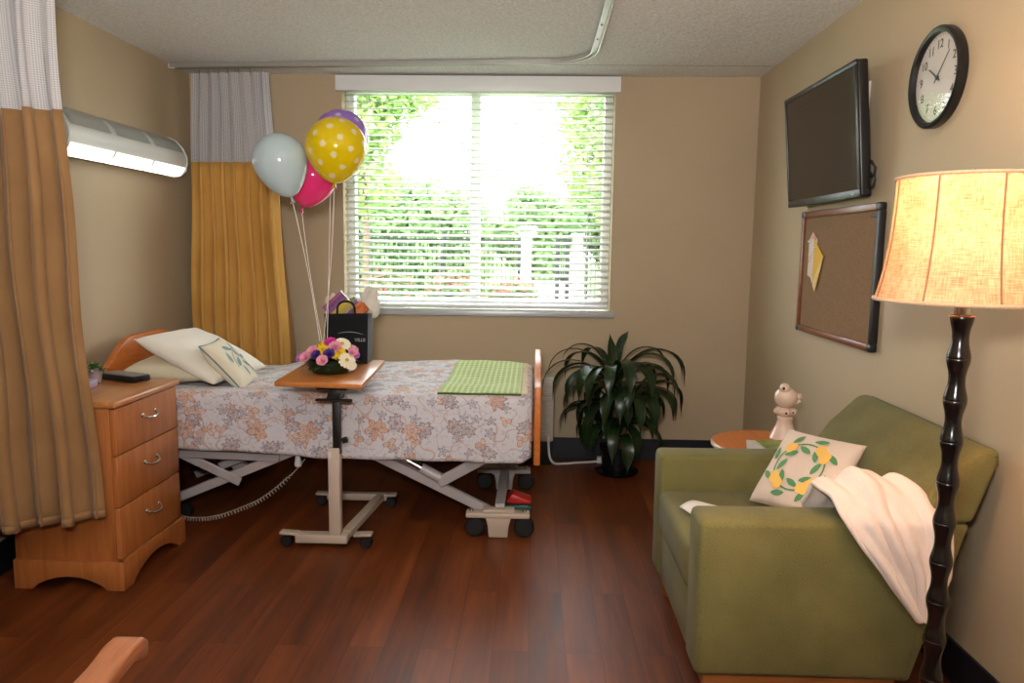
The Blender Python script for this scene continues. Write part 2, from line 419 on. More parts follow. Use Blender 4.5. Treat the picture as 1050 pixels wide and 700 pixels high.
# ------------------------------------------------------------------ wall light above bed
M_fixt = simple('white light housing', lin(214, 214, 208), .4, var=.02)
M_vent = simple('grey translucent vent panel', lin(162, 164, 158), .35, var=.03)
M_lens = emis('lit lens', (1, .97, .92, 1), 3.0)
LY0, LY1 = 3.34, 4.46; lx = XL
fx = thing('wall_light', 'long white wall light over the bed with three lit panels', 'light', (XL, 3.92, 1.77))
prof = [(0, 1.775), (.06, 1.765), (.105, 1.772), (.135, 1.80), (.148, 1.845), (.145, 1.88), (.125, 1.925), (.09, 1.965), (.045, 1.985), (0, 1.99)]
b = BM(); prism(b, [(lx + .001 + p[0], p[1]) for p in prof], 'y', LY0, LY1, 0)
obj('housing', b, M_fixt, fx, angle=30)
for s, y in ((-1, LY0), (1, LY1)):
    b = BM(); prism(b, [(lx + .001 + p[0] * 1.04, 1.88 + (p[1] - 1.88) * 1.06) for p in prof], 'y', y - .012 if s < 0 else y, y if s < 0 else y + .012, .003)
    obj('end_cap', b, M_fixt, fx)
third = (LY1 - LY0) / 3
for k in range(3):
    y0, y1 = LY0 + k * third + .012, LY0 + (k + 1) * third - .012
    b = BM(); lp = [(.072, 1.7642), (.107, 1.7685), (.128, 1.788), (.1425, 1.814)]
    grid(b, 1, 3, lambda u, v: V((lx + .0025 + lp[round(v * 3)][0], lerp(y0, y1, u), lp[round(v * 3)][1]))); o = obj('lens', b, M_lens, fx)
    b = BM(); lp2 = [(.140, 1.898), (.124, 1.930), (.0905, 1.9685), (.05, 1.986)]
    grid(b, 1, 3, lambda u, v: V((lx + .003 + lp2[round(v * 3)][0], lerp(y0 + .012, y1 - .012, u), lp2[round(v * 3)][1]))); o = obj('vent_panel', b, M_vent, fx)

# ------------------------------------------------------------------ bed
BX0, BX1, BY0, BY1 = -2.06, -.01, 3.50, 4.42
bed = thing('hospital_bed', 'adjustable bed with grey steel lifting frame and arched wooden end boards', 'bed', (-1.05, 3.96, 0))
b = BM(); box(b, BX0, BX1 - .01, BY0 + .005, BY1 - .005, .50, .636, .04, 3); obj('mattress', b, simple('blue mattress ticking', lin(120, 130, 150), .8), bed)
b = BM(); box(b, BX0 + .02, BX1 - .04, BY0 + .04, BY1 - .04, .455, .499, .01); obj('mattress_deck', b, M_bedgrey, bed)
def endboard(x0, x1, zbot, zs, zt):
    c, hw = 3.96, .487; poly = [(c - hw, zbot), (c - hw, zs)]
    n = 24
    for i in range(1, n):
        t = i / n; y = c - hw + 2 * hw * t; k = sm(min(t, 1 - t) / .34); poly.append((y, zs + (zt - zs) * k + .012 * sin(pi * t)))
    poly += [(c + hw, zs), (c + hw, zbot)]
    b = BM(); prism(b, poly, 'x', x0, x1, .006, 2); return b
obj('headboard', endboard(-2.105, -2.07, .3, .735, .890), M_cherry, bed)
obj('footboard', endboard(.008, .04, .352, .728, .812), M_cherry, bed)
# frame pieces
for y in (BY0 + .06, BY1 - .06):
    b = BM(); bar(b, (-2.05, y, .43), (-.06, y, .43), .03, .05); obj('side_rail', b, M_bedgrey, bed)
b = BM(); bar(b, (-2.05, BY0 + .02, .372), (-1.22, BY0 + .02, .352), .03, .036); obj('head_rail', b, M_bedgrey, bed)
for y in (3.54, 4.2):
    b = BM(); bar(b, (-.17, y, .088), (-.79, y, .385), .035, .045); obj('foot_lift_arm', b, M_bedgrey, bed)
    b = BM(); bar(b, (-1.95, y, .045), (-1.13, y, .395), .035, .045); obj('head_lift_arm', b, M_bedgrey, bed)
b = BM(); bar(b, (-.45, 3.515, .245), (-.18, 3.515, .40), .012, .055); obj('foot_link', b, M_bedgrey, bed)
b = BM(); bar(b, (-1.75, 3.525, .38), (-1.42, 3.525, .225), .014, .045); obj('head_link', b, M_bedgrey, bed)
b = BM(); bar(b, (-1.46, 3.66, .25), (-1.60, 3.66, .40), .04, .06); bar(b, (-1.55, 3.6, .28), (-1.30, 3.6, .38), .03, .04); obj('head_bracket', b, M_bedgrey, bed)
b = BM(); tube(b, [(-.70, 3.53, .40), (-.53, 3.53, .312)], .019, 14); obj('actuator_rod', b, M_steel, bed, label='shiny steel actuator rod')
b = BM(); tube(b, [(-.535, 3.53, .314), (-.52, 3.53, .306), (-.44, 3.53, .264)], [.025, .026, .026], 14); obj('actuator_body', b, M_bedgrey, bed)
b = BM(); bar(b, (-1.78, 3.62, .10), (-1.52, 3.62, .22), .05, .05); obj('head_actuator', b, M_blackm, bed)
for y in (3.48, 4.20):
    b = BM()
    box(b, -.31, -.005, y - .035, y + .035, .098, .122, .006)
    box(b, -.23, -.08, y - .03, y + .03, .122, .138, .005)
    t = [(-.215, .098), (-.095, .098), (-.105, .06), (-.11, .004), (-.20, .004), (-.205, .06)]
    prism(b, t, 'y', y - .033, y + .02, .004); pl = obj('caster_beam', b, M_beige if y < 4 else M_bedgrey, bed)
    for x in (-.295, -.02):
        b = BM(); lathe(b, [(.004, 0), (.010, .002), (.007, .012), (.003, .014)], (x + (.01 if x < -.1 else -.01), y, .121), 12); obj('bolt', b, M_chrome, pl)
    for x in (-.268, -.032):
        b = BM(); Mx = frame((x, y, .049), (0, 0, 1), (1, 0, 0), (0, 1, 0))
        lathe(b, [(.012, -.026), (.040, -.026), (.048, -.018), (.048, .018), (.040, .026), (.012, .026)], n=24, M=Mx)
        cw = obj('caster_wheel', b, M_rubber, bed)
        b = BM(); box(b, x - .012, x + .012, y - .012, y + .012, .05, .098, .003); obj('caster_stem', b, M_blackm, cw)
for x in (-.20, -.12):
    pass
b = BM(); bar(b, (-.15, 3.50, .13), (-.15, 4.19, .13), .045, .045); obj('cross_tube', b, M_bedgrey, bed)
b = BM(); prism(b, [(-.13, .075), (-.10, .115), (.0, .080), (.005, .062), (-.12, .062)], 'y', 3.76, 3.86, .008); obj('red_pedal', b, simple('red pedal', lin(196, 40, 34), .4), bed, label='red brake pedal')
b = BM(); prism(b, [(-.14, .055), (-.02, .060), (.01, .045), (-.01, .018), (-.12, .010)], 'y', 3.75, 3.87, .008); obj('green_pedal', b, simple('green pedal', lin(44, 84, 74), .4), bed, label='dark green brake pedal')
b = BM(); bar(b, (-2.02, 3.48, .045), (-1.76, 3.48, .045), .07, .05); obj('head_caster_beam', b, M_bedgrey, bed)
for x in (-1.98, -1.74):
    for y in (3.60, 4.30):
        b = BM(); Mx = frame((x, y, .045), (0, 0, 1), (1, 0, 0), (0, 1, 0)); lathe(b, [(.012, -.024), (.040, -.024), (.044, -.016), (.044, .016), (.040, .024), (.012, .024)], n=20, M=Mx); obj('caster_wheel', b, M_rubber, bed)
b = BM(); lathe(b, [(.004, 0), (.016, .004), (.018, .02), (.013, .05), (.013, .075)], (-1.135, 3.53, .305), 14); bar(b, (-1.135, 3.53, .37), (-1.135, 3.53, .45), .02, .02, .002, (0, 1, 0)); obj('hanger_knob', b, M_white, bed)
# coiled hand-control cord
b = BM(); path = [V(p) for p in ((-1.10, 3.53, .345), (-1.15, 3.52, .285), (-1.23, 3.51, .205), (-1.32, 3.50, .14), (-1.41, 3.495, .098), (-1.51, 3.49, .062), (-1.60, 3.49, .045), (-1.69, 3.49, .050), (-1.76, 3.5, .08))]
def along(t):
    k = t * (len(path) - 1); i = min(int(k), len(path) - 2); f = k - i
    p0, p1, p2, p3 = path[max(0, i - 1)], path[i], path[i + 1], path[min(len(path) - 1, i + 2)]
    return .5 * ((2 * p1) + (p2 - p0) * f + (2 * p0 - 5 * p1 + 4 * p2 - p3) * f * f + (3 * p1 - p0 - 3 * p2 + p3) * f ** 3)
cp = []; NC = 640
for i in range(NC):
    t = i / (NC - 1); p = along(t); d = (along(min(1, t + .01)) - along(max(0, t - .01))).normalized(); s = d.cross(V((0, 1, 0))).normalized()
    a = t * 2 * pi * 52; r = .0092 * min(1, max(0, (t - .12) * 12)); cp.append(p + s * r * cos(a) + V((0, 1, 0)) * r * sin(a))
tube(b, cp, .0022, 5); o = obj('coiled_cord', b, simple('pale grey cord', lin(170, 166, 160), .5), bed, label='pale coiled control cord')

# ------------------------------------------------------------------ bedspread
def bedspread_mat():
    t = NT('floral bedspread'); uv = t.coord('UV')
    wob = t.n('TexNoise'); t.set(wob.inputs['Vector'], uv); wob.inputs['Scale'].default_value = 9; wob.inputs['Detail'].default_value = 2
    uvw = t.vec('ADD', uv, t.vec('MULTIPLY', t.vec('SUBTRACT', wob.outputs['Color'], (.5, .5, .5)), (.05, .05, 0)))
    base = t.ramp(t.noise(uv, 260, 2), [(.3, lin(200, 199, 206)), (.7, lin(220, 218, 224))])
    fine = t.noise(uv, 55, 4, .7)
    def flowers(col, scale, off, n, R, amp, ca, cb, keep, outline):
        vo = t.n('TexVoronoi', voronoi_dimensions='2D', feature='F1'); v = t.vec('ADD', uvw, (off, off * .7, 0))
        t.set(vo.inputs['Vector'], v); vo.inputs['Scale'].default_value = scale; vo.inputs['Randomness'].default_value = .75
        loc = t.vec('SUBTRACT', v, vo.outputs['Position']); s = t.n('SeparateXYZ'); t.set(s.inputs[0], loc)
        r = t.math('MULTIPLY', t.vec('LENGTH', loc), scale); sc = t.n('SeparateColor'); t.set(sc.inputs[0], vo.outputs['Color'])
        th = t.math('ADD', t.math('ARCTAN2', s.outputs[1], s.outputs[0]), t.math('MULTIPLY', sc.outputs[0], 6.28))
        pr = t.math('MULTIPLY_ADD', t.math('COSINE', t.math('MULTIPLY', th, n)), amp, R)
        inside = t.math('LESS_THAN', r, pr); kp = t.math('GREATER_THAN', sc.outputs[1], 1 - keep)
        edge = t.math('LESS_THAN', t.math('ABSOLUTE', t.math('SUBTRACT', r, pr)), outline)
        vein = t.math('GREATER_THAN', t.math('COSINE', t.math('MULTIPLY', th, n * 3)), .55)
        inner = t.math('LESS_THAN', r, R * .33)
        fill = t.mix(t.math('MULTIPLY', vein, .55), ca, cb); fill = t.mix(t.math('MULTIPLY', inner, .8), fill, cb)
        rag = t.math('MULTIPLY_ADD', t.math('GREATER_THAN', fine, .48), .5, .3)
        c = t.mix(t.math('MULTIPLY', t.math('MULTIPLY', inside, kp), rag), col, fill)
        return t.mix(t.math('MULTIPLY', t.math('MULTIPLY', edge, kp), .75), c, cb)
    def vines(col, scale, off, w, cc, k):
        nz = t.noise(t.vec('ADD', uv, (off, off, 0)), scale, 1)
        m = t.math('LESS_THAN', t.math('ABSOLUTE', t.math('SUBTRACT', nz, .5)), w)
        return t.mix(t.math('MULTIPLY', m, k), col, cc)
    blot = t.noise(uv, 3.4, 2); sp1 = t.math('GREATER_THAN', t.noise(uv, 48, 4, .75), .56)
    c = t.mix(t.math('MULTIPLY', t.math('MULTIPLY', sp1, t.math('GREATER_THAN', blot, .5)), .5), base, lin(168, 152, 158))
    c = t.mix(t.math('MULTIPLY', t.math('MULTIPLY', t.math('GREATER_THAN', t.noise(uv, 60, 4, .75), .58), t.math('LESS_THAN', blot, .47)), .5), c, lin(196, 166, 142))
    c = vines(c, 4.6, 3.1, .006, lin(186, 140, 110), .55)
    c = vines(c, 6.5, 8.7, .005, lin(150, 140, 148), .55)
    c = flowers(c, 13, 2.3, 5, .23, .09, lin(188, 180, 190), lin(130, 122, 134), .55, .035)
    c = flowers(c, 10, 6.1, 3, .20, .10, lin(214, 182, 158), lin(182, 128, 96), .45, .03)
    c = flowers(c, 8.0, 14.7, 8, .25, .05, lin(182, 170, 176), lin(136, 116, 122), .42, .03)
    c = flowers(c, 6.2, 9.4, 6, .25, .085, lin(212, 174, 148), lin(178, 114, 76), .45, .022)
    return t.done(t.bsdf(c, .9, 0, t.bump(t.noise(uv, 240, 2), .15, .002), .2, 0, .2))
M_spread = bedspread_mat()
SX0, SX1 = -1.95, -.004
def spread_pt(u, v):
    x = lerp(SX0, SX1, u)
    ztop = .678 + .012 * noise.noise(V((x * 2.2, v * 5, 1))) + .006 * noise.noise(V((x * 7, v * 14, 4)))
    ztop += .030 * exp(-((x + .45) / .5) ** 2) * sm((v - .45) * 4) - .012 * sm((x + .045) / .045)
    ztop -= .022 * sm((-1.38 - x) / .12) * sm((v - .27) / .06)
    hem = pw(x, [(-1.95, .405), (-1.65, .402), (-1.3, .395), (-1.0, .372), (-.6, .374), (-.25, .368), (-.05, .366), (-.004, .39)])
    L1 = ztop - hem; wid = BY1 - BY0 + .06; L2 = .30; tot = L1 + wid + L2; s = v * tot
    y0 = BY0 - .028; y1 = BY1 + .03; R = .035
    wav = .010 * noise.noise(V((x * 5, 0, 7))) + .006 * sin(x * 23)
    if s < L1 - R: 
        f = 1 - s / (L1 - R); y = y0 - .004 - (.012 * f + wav * f); z = hem + s
    elif s < L1 + R:
        a = (s - L1 + R) / (2 * R) * pi / 2; y = y0 + R - R * cos(a) - .004; z = ztop - R + R * sin(a)
    elif s < L1 + wid - R: y = y0 + (s - L1); z = ztop
    elif s < L1 + wid + R:
        a = (s - L1 - wid + R) / (2 * R) * pi / 2; y = y1 - R + R * sin(a); z = ztop - R + R * cos(a)
    else: y = y1 + .006; z = ztop - (s - L1 - wid)
    e = sm((x + .052) / .05)
    if e > 0 and s < L1: y += .03 * e * (1 - s / L1 * .6)
    return V((x, y, z)), (x, s)
b = BM(); grid(b, 110, 90, lambda u, v: spread_pt(u, v)[0], lambda u, v: spread_pt(u, v)[1])
sp = obj('bedspread', b, M_spread, None, (-1, 3.96, .68), angle=0); solid(sp, .006, 0)
tag(sp, 'pale floral bedspread with orange and grey blossoms hanging over the bed', 'bedspread')

# ------------------------------------------------------------------ pillows
def pillow_T(a, b_, t):
    f = max(0, 1 - abs(a) ** 2.6) * max(0, 1 - abs(b_) ** 2.6)
    return t * .5 * f ** .42
def pillow_pt(w, h, t, a, b_, side, seed, wr):
    pa = 1 - .07 * (1 - abs(b_) ** 2) * abs(a) ** 3; pb = 1 - .07 * (1 - abs(a) ** 2) * abs(b_) ** 3
    z = side * pillow_T(a, b_, t)
    z += wr * noise.noise(V((a * 2.2 + seed, b_ * 2.2, seed))) * (1 - max(abs(a), abs(b_)) ** 4) * side
    return V((a * w / 2 * pa, b_ * h / 2 * pb, z))
def pillow_bm(w, h, t, M, seed=0, wr=.015, n=40):
    bb = BM()
    for s in (1, -1):
        grid(bb, n, n, lambda u, v: M @ pillow_pt(w, h, t, 2 * (u if s > 0 else 1 - u) - 1, 2 * v - 1, s, seed, wr), lambda u, v: (u * w, v * h))
    bmesh.ops.remove_doubles(bb, verts=bb.verts, dist=.0008); return bb
def applique(bb, w, h, t, M, cx, cy, L, Wd, ang, shape='leaf', lift=.0025, seed=0, wr=.0):
    """flat stitched shape laid on the face of a pillow; cx,cy,L,Wd in metres"""
    def P(s, q):
        if shape == 'leaf': wd = Wd * (sin(pi * s) ** .8) * (1 - .25 * s)
        elif shape == 'round': wd = Wd * sqrt(max(0, 1 - (2 * s - 1) ** 2)) * (1 + .12 * cos(9 * s))
        else: wd = Wd
        lx_, ly = (s - .5) * L, (q - .5) * wd
        if shape == 'stem': ly += .012 * sin(pi * s)
        x = cx + lx_ * cos(ang) - ly * sin(ang); y = cy + lx_ * sin(ang) + ly * cos(ang)
        a, b_ = 2 * x / w, 2 * y / h; p = pillow_pt(w, h, t, a, b_, 1, seed, wr); p.z += lift; return M @ p
    grid(bb, 10, 4, P)
M_pillow = fabric('white pillow cotton', lin(240, 235, 222), weave=300, var=.025, bump=.08)
M_pillow2 = fabric('ivory pillow cotton', lin(220, 212, 186), weave=300, var=.03, bump=.08)
def tilt_frame(o, ydeg, zdeg=0, xdeg=0):
    return Matrix.Translation(o) @ Matrix.Rotation(radians(zdeg), 4, 'Z') @ Matrix.Rotation(radians(ydeg), 4, 'Y') @ Matrix.Rotation(radians(xdeg), 4, 'X')
o = obj('pillow', pillow_bm(.40, .66, .14, tilt_frame((-1.83, 3.93, .738), 3, 2), 2, .012), M_pillow2, None, (-1.87, 3.93, .69), angle=0)
tag(o, 'ivory pillow lying flat against the headboard under the white pillow', 'pillow', 'bed pillows')
o = obj('pillow', pillow_bm(.47, .54, .12, tilt_frame((-1.725, 3.86, .802), 26, -7), 5, .012), M_pillow, None, (-1.70, 3.89, .7), angle=0)
tag(o, 'large white pillow leaning up, behind the small patterned cushion on the bed', 'pillow', 'bed pillows')
M_cush = fabric('cream cushion linen', lin(226, 216, 192), weave=260, var=.03)
Mc = tilt_frame((-1.555, 3.78, .765), 48, 8)
cu = thing('throw_cushion', 'small cream cushion with pale blue flowers and piping, on the bed', 'cushion', (-1.50, 3.78, .70))
obj('cover', pillow_bm(.30, .34, .10, Mc, 3, 0), M_cush, cu, angle=0)
b = BM(); tube(b, [Mc @ pillow_pt(.302, .342, .10, *ab, 1, 3, 0) for ab in [(lerp(-1, 1, i / 10), -1) for i in range(11)] + [(1, lerp(-1, 1, i / 10)) for i in range(1, 11)] + [(lerp(1, -1, i / 10), 1) for i in range(1, 11)] + [(-1, lerp(1, -1, i / 10)) for i in range(1, 11)]], .004, 6)
obj('piping', b, simple('slate blue piping', lin(104, 132, 138), .8), cu)
b = BM(); rnd = random.Random(4)
for cx, cy, L, Wd, an in [(-.07, -.02, .09, .035, 1.2), (-.03, .03, .08, .03, .5), (.02, -.03, .09, .035, 2.1), (.05, .05, .08, .03, 1.0), (.08, -.02, .07, .03, .2), (-.08, .07, .06, .025, 2.6), (.0, .09, .07, .03, 1.6), (-.02, -.09, .07, .03, 2.8), (.09, .09, .06, .025, .8)]:
    applique(b, .30, .34, .10, Mc, cx, cy, L, Wd, an, 'leaf')
obj('flower_print', b, simple('pale teal print', lin(120, 158, 160), .85), cu, angle=0)
b = BM()
for an in (.4, 1.4, 2.4): applique(b, .30, .34, .10, Mc, .0 + .05 * cos(an * 2), .01 + .06 * sin(an * 2), .12, .006, an, 'stem', .003)
obj('stem_print', b, simple('grey blue print', lin(140, 160, 150), .85), cu, angle=0)

# green woven throw at the foot
def throw_mat():
    t = NT('green waffle weave'); uv = t.coord('UV'); s = t.n('SeparateXYZ'); t.set(s.inputs[0], uv)
    def tri(v, k): return t.math('ABSOLUTE', t.math('SUBTRACT', t.math('MULTIPLY', t.math('FRACT', t.math('MULTIPLY', v, k)), 2), 1))
    g1 = t.math('GREATER_THAN', tri(s.outputs[0], 34), .62); g2 = t.math('GREATER_THAN', tri(s.outputs[1], 26), .62)
    g = t.math('MULTIPLY', t.math('ADD', g1, g2), .5)
    b1 = t.ramp(t.noise(uv, 3, 3), [(.35, lin(142, 170, 84)), (.65, lin(160, 186, 104))])
    c = t.mix(g, b1, lin(214, 226, 168))
    return t.done(t.bsdf(c, .9, 0, t.bump(g, .25, .003), .2, 0, .2))
TH = [(-.452, 3.505), (-.055, 3.505), (-.055, 4.38), (-.44, 4.33)]
def top_z(x, y):
    """height of the bedspread top at x, y (same formula as spread_pt)"""
    hem = pw(x, [(-1.95, .405), (-1.65, .402), (-1.3, .395), (-1.0, .372), (-.6, .374), (-.25, .368), (-.05, .366), (-.004, .39)])
    wid = BY1 - BY0 + .06; L1 = .678 - hem; v = (L1 + (y - BY0 + .028)) / (L1 + wid + .30)
    z = .678 + .012 * noise.noise(V((x * 2.2, v * 5, 1))) + .006 * noise.noise(V((x * 7, v * 14, 4)))
    return z + .030 * exp(-((x + .45) / .5) ** 2) * sm((v - .45) * 4) - .012 * sm((x + .045) / .045)
def th_pt(u, v):
    a = V(TH[0]).lerp(V(TH[1]), u); c = V(TH[3]).lerp(V(TH[2]), u); p = a.lerp(c, v)
    return V((p.x, p.y, top_z(p.x, p.y) + .008 + .003 * noise.noise(V((p.x * 9, p.y * 9, 2)))))
gt = thing('throw_blanket', 'small green woven throw laid flat across the foot of the bed', 'blanket', (-.25, 3.9, .69))
b = BM(); grid(b, 26, 44, th_pt, lambda u, v: (u * .42, v * .87)); o = obj('woven_cloth', b, throw_mat(), gt, angle=0); solid(o, .010, 0)
b = BM()
for i in range(46):
    v = (i + .5) / 46; p = th_pt(1, v); q = V((p.x + .028 + .006 * sin(i * 5), p.y + .004 * sin(i * 3), p.z - .001)); tube(b, [p, (p + q) / 2 + V((0, .003, .004)), q], [.004, .0035, .0045], 5)
obj('fringe', b, fabric('cream fringe', lin(220, 214, 190)), gt)
b = BM(); tube(b, [th_pt(u / 12, 0) + V((0, -.002, 0)) for u in range(-0, 13)], .0055, 6); obj('dark_hem', b, fabric('dark green hem', lin(70, 92, 48)), gt, label='dark green folded hem')

# ------------------------------------------------------------------ nightstand
NX0, NX1, NY0, NY1 = -2.05, -1.622, 2.815, 3.325
ns = thing('nightstand', 'honey wood nightstand with three drawers beside the head of the bed', 'nightstand', (-1.84, 3.07, 0))
b = BM(); box(b, NX0, NX1 - .02, NY0, NY1, .10, .737, .002); obj('carcass', b, M_maple, ns)
b = BM(); box(b, NX0 - .01, NX1 + .016, NY0 - .014, NY1 + .014, .738, .766, .010, 3); obj('top', b, M_mapley, ns)
def arch_skirt(a0, a1, z1, zarch, n=20):
    foot = .07; P = [(a0, 0), (a0 + foot, 0)]
    for i in range(1, n):
        t = i / n; P.append((a0 + foot + (a1 - a0 - 2 * foot) * t, zarch * sin(pi * t) ** .7))
    return P + [(a1 - foot, 0), (a1, 0), (a1, z1), (a0, z1)]
b = BM(); prism(b, arch_skirt(NX0 - .005, NX1 + .012, .12, .055), 'y', NY0 - .012, NY0 + .008, .002); obj('side_skirt', b, M_maple, ns); b = BM(); prism(b, arch_skirt(NX0 - .005, NX1 + .012, .12, .055), 'y', NY1 - .008, NY1 + .012, .002); obj('side_skirt', b, M_maple, ns)
b = BM(); prism(b, arch_skirt(NY0 - .011, NY1 + .011, .12, .065), 'x', NX1 - .012, NX1 + .013, .002); obj('front_skirt', b, M_maple, ns)
for z0, z1 in ((.126, .333), (.338, .543), (.548, .733)):
    b = BM(); box(b, NX1 - .02, NX1 + .002, NY0 + .004, NY1 - .004, z0, z1, .004, 2); d = obj('drawer', b, M_maple, ns)
    b = BM(); zc, yc = (z0 + z1) / 2 + .02, 3.07
    tube(b, [(NX1 + .001, yc - .05, zc + .006), (NX1 + .012, yc - .049, zc), (NX1 + .024, yc - .035, zc - .006), (NX1 + .027, yc, zc - .009), (NX1 + .024, yc + .035, zc - .006), (NX1 + .012, yc + .049, zc), (NX1 + .001, yc + .05, zc + .006)], [.006, .006, .0045, .006, .0045, .006, .006], 8)
    for s in (-1, 1): sphere(b, (NX1 + .004, yc + s * .05, zc + .006), .009, .6, 1, 1, 10, 8)
    obj('handle', b, M_chrome, d)
NT_Z = .767
# things on the nightstand
pp = thing('potted_plant', 'tiny green plant in a shiny silver pot on the nightstand', 'plant', (-1.915, 3.19, NT_Z))
b = BM(); lathe(b, [(.024, 0), (.027, .002), (.032, .05), (.034, .055), (.031, .055), (.028, .045), (0, .045)], (-1.915, 3.19, NT_Z), 24); obj('pot', b, simple('silver pot', lin(214, 206, 214), .18, .6), pp)
b = BM(); rnd = random.Random(2)
for i in range(170):
    a = rnd.uniform(0, 2 * pi); el = rnd.uniform(.1, 1.5); d = V((cos(a) * cos(el), sin(a) * cos(el), sin(el) * .75)); p = V((-1.915, 3.19, NT_Z + .045)) + d * rnd.uniform(.02, .052)
    s = V((-d.y, d.x, 0)).normalized() * .006; q = p + d * .016 + V((0, 0, -.002)); m = (p + q) / 2 + V((0, 0, .003))
    b.faces.new([b.verts.new(v) for v in (p, m + s, q, m - s)])
obj('foliage', b, simple('bright green leaf', lin(58, 104, 34), .5, var=.3), pp, smooth=False)
tb = thing('tissue_box', 'small lavender tissue box with white tissue at the nightstand edge', 'tissue box', (-1.90, 3.02, NT_Z))
Mt = Matrix.Translation((-1.905, 3.00, NT_Z)) @ Matrix.Rotation(radians(6), 4, 'Z')
b = BM(); box(b, -.06, .06, -.11, .11, 0.0005, .032, .004, 2, 0, Mt); obj('carton', b, simple('lavender card', lin(182, 160, 190), .5), tb)
b = BM(); grid(b, 10, 10, lambda u, v: Mt @ V((.018 + (u - .5) * .07 * (1 - .5 * v) + .008 * sin(9 * v + u * 6), (u - .5) * .03 + .012 * sin(5 * u + 7 * v), -.0 + .032 + .05 * v * (1 - .5 * abs(2 * u - 1))))); o = obj('tissue', b, fabric('white tissue', lin(236, 234, 232), var=.02), tb, angle=0); solid(o, .001)
cb = thing('phone', 'flat black cordless phone lying on the nightstand beside the plant', 'phone', (-1.80, 3.33, NT_Z))
Mp = Matrix.Translation((-1.822, 3.27, NT_Z)) @ Matrix.Rotation(radians(-22), 4, 'Z')
b = BM(); box(b, -.105, .105, -.045, .045, 0.001, .028, .006, 2, 0, Mp); obj('casing', b, M_black, cb)
b = BM(); box(b, -.10, .10, -.040, .040, .0275, .031, .003, 2, 0, Mp); obj('face_plate', b, simple('grey phone face', lin(120, 118, 118), .3), cb)

# ------------------------------------------------------------------ overbed table
TZ = .785
ot = thing('overbed_table', 'wheeled overbed table with wooden top on a beige steel post', 'table', (-.95, 3.5, 0))
b = BM(); prism(b, [(-1.132, 3.21), (-.736, 3.175), (-.775, 3.875), (-1.165, 3.91)], 'z', TZ - .024, TZ, .007, 2); obj('table_top', b, M_tabletop, ot)
b = BM(); box(b, -.958, -.823, 3.255, 3.60, TZ - .045, TZ - .0245, .004); prism(b, [(-.903, TZ - .045), (-.848, TZ - .045), (-.858, TZ - .085), (-.918, TZ - .085)], 'y', 3.26, 3.34, .003); obj('top_bracket', b, M_blackm, ot)
b = BM(); bar(b, (-.968, 3.275, TZ - .093), (-.803, 3.275, TZ - .093), .02, .012); obj('height_lever', b, M_blackm, ot)
b = BM(); box(b, -.898, -.863, 3.285, 3.315, .44, TZ - .085, .003); obj('inner_post', b, M_blackm, ot, label='black inner post')
b = BM(); box(b, -.919, -.866, 3.275, 3.325, .065, .47, .006); obj('outer_post', b, M_beige, ot)
b = BM(); bar(b, (-.858, 3.30, .50), (-.833, 3.30, .51), .02, .025); obj('locking_catch', b, M_blackm, ot)
b = BM(); box(b, -1.075, -.835, 3.27, 3.33, .025, .065, .006); obj('near_beam', b, M_beige, ot)
b = BM(); box(b, -1.085, -.765, 3.835, 3.88, .035, .072, .006); obj('rear_beam', b, M_beige, ot)
b = BM(); bar(b, (-.855, 3.33, .05), (-.80, 3.84, .055), .045, .035, up=(0, 0, 1)); obj('floor_beam', b, M_beige, ot)
for x, y, s in ((-1.12, 3.30, -1), (-.755, 3.30, 1), (-1.115, 3.857, -1), (-.745, 3.857, 1)):
    b = BM(); bar(b, (x - s * .055, y, .062), (x + s * .03, y, .066), .045, .014); a = obj('caster_arm', b, M_beige, ot)
    b = BM(); Mx = frame((x, y, .029), (0, 0, 1), (1, 0, 0), (0, 1, 0)); lathe(b, [(.006, -.022), (.024, -.022), (.028, -.016), (.028, .016), (.024, .022), (.006, .022)], n=20, M=Mx)
    box(b, x - .007, x + .007, y - .006, y + .006, .05, .062); obj('caster_wheel', b, M_rubber, ot)
b = BM(); box(b, -.916, -.901, 3.2735, 3.276, .425, .455); obj('warning_sticker', b, simple('white sticker', lin(225, 205, 200), .5), ot)

# ------------------------------------------------------------------ flowers, gift bag, balloons
fa = thing('flower_arrangement', 'low bowl of mixed daisies and roses on the overbed table', 'flowers', (-.945, 3.46, TZ))
FC = V((-.945, 3.46, TZ))
b = BM(); lathe(b, [(.07, .001), (.085, .004), (.108, .04), (.112, .055), (.105, .055), (.08, .02), (0, .02)], FC, 28); obj('bowl', b, simple('dark green bowl', lin(20, 34, 18), .3), fa)
def leafq(b, p, d, L, W, curl=.3):
    d = d.normalized(); s = d.cross(V((0, 0, 1))); s = s.normalized() if s.length > 1e-3 else V((1, 0, 0)); n = s.cross(d)
    rows = []
    for i in range(5):
        t = i / 4; c = p + d * (L * t) - V((0, 0, 1)) * (curl * L * t * t); w = W * sin(pi * min(.98, max(.06, t * .94 + .04))) 
        rows.append((b.verts.new(c - s * w + n * .1 * w), b.verts.new(c + s * w + n * .1 * w)))
    for A, B in zip(rows, rows[1:]): b.faces.new((A[0], A[1], B[1], B[0]))
b = BM(); rnd = random.Random(11)
for i in range(230):
    a = rnd.uniform(0, 2 * pi); el = rnd.uniform(-.25, 1.4); d = V((cos(a) * cos(el), sin(a) * cos(el), sin(el)))
    leafq(b, FC + V((0, 0, .055)) + V((d.x * .085, d.y * .075, d.z * .055)), d + V((rnd.uniform(-.4, .4), rnd.uniform(-.4, .4), 0)), rnd.uniform(.025, .055), rnd.uniform(.006, .013), .3)
obj('foliage', b, simple('dark flower leaves', lin(38, 62, 26), .5, var=.35), fa, smooth=True)
def petal_mat(n, c): return simple(n, c, .6, var=.12)
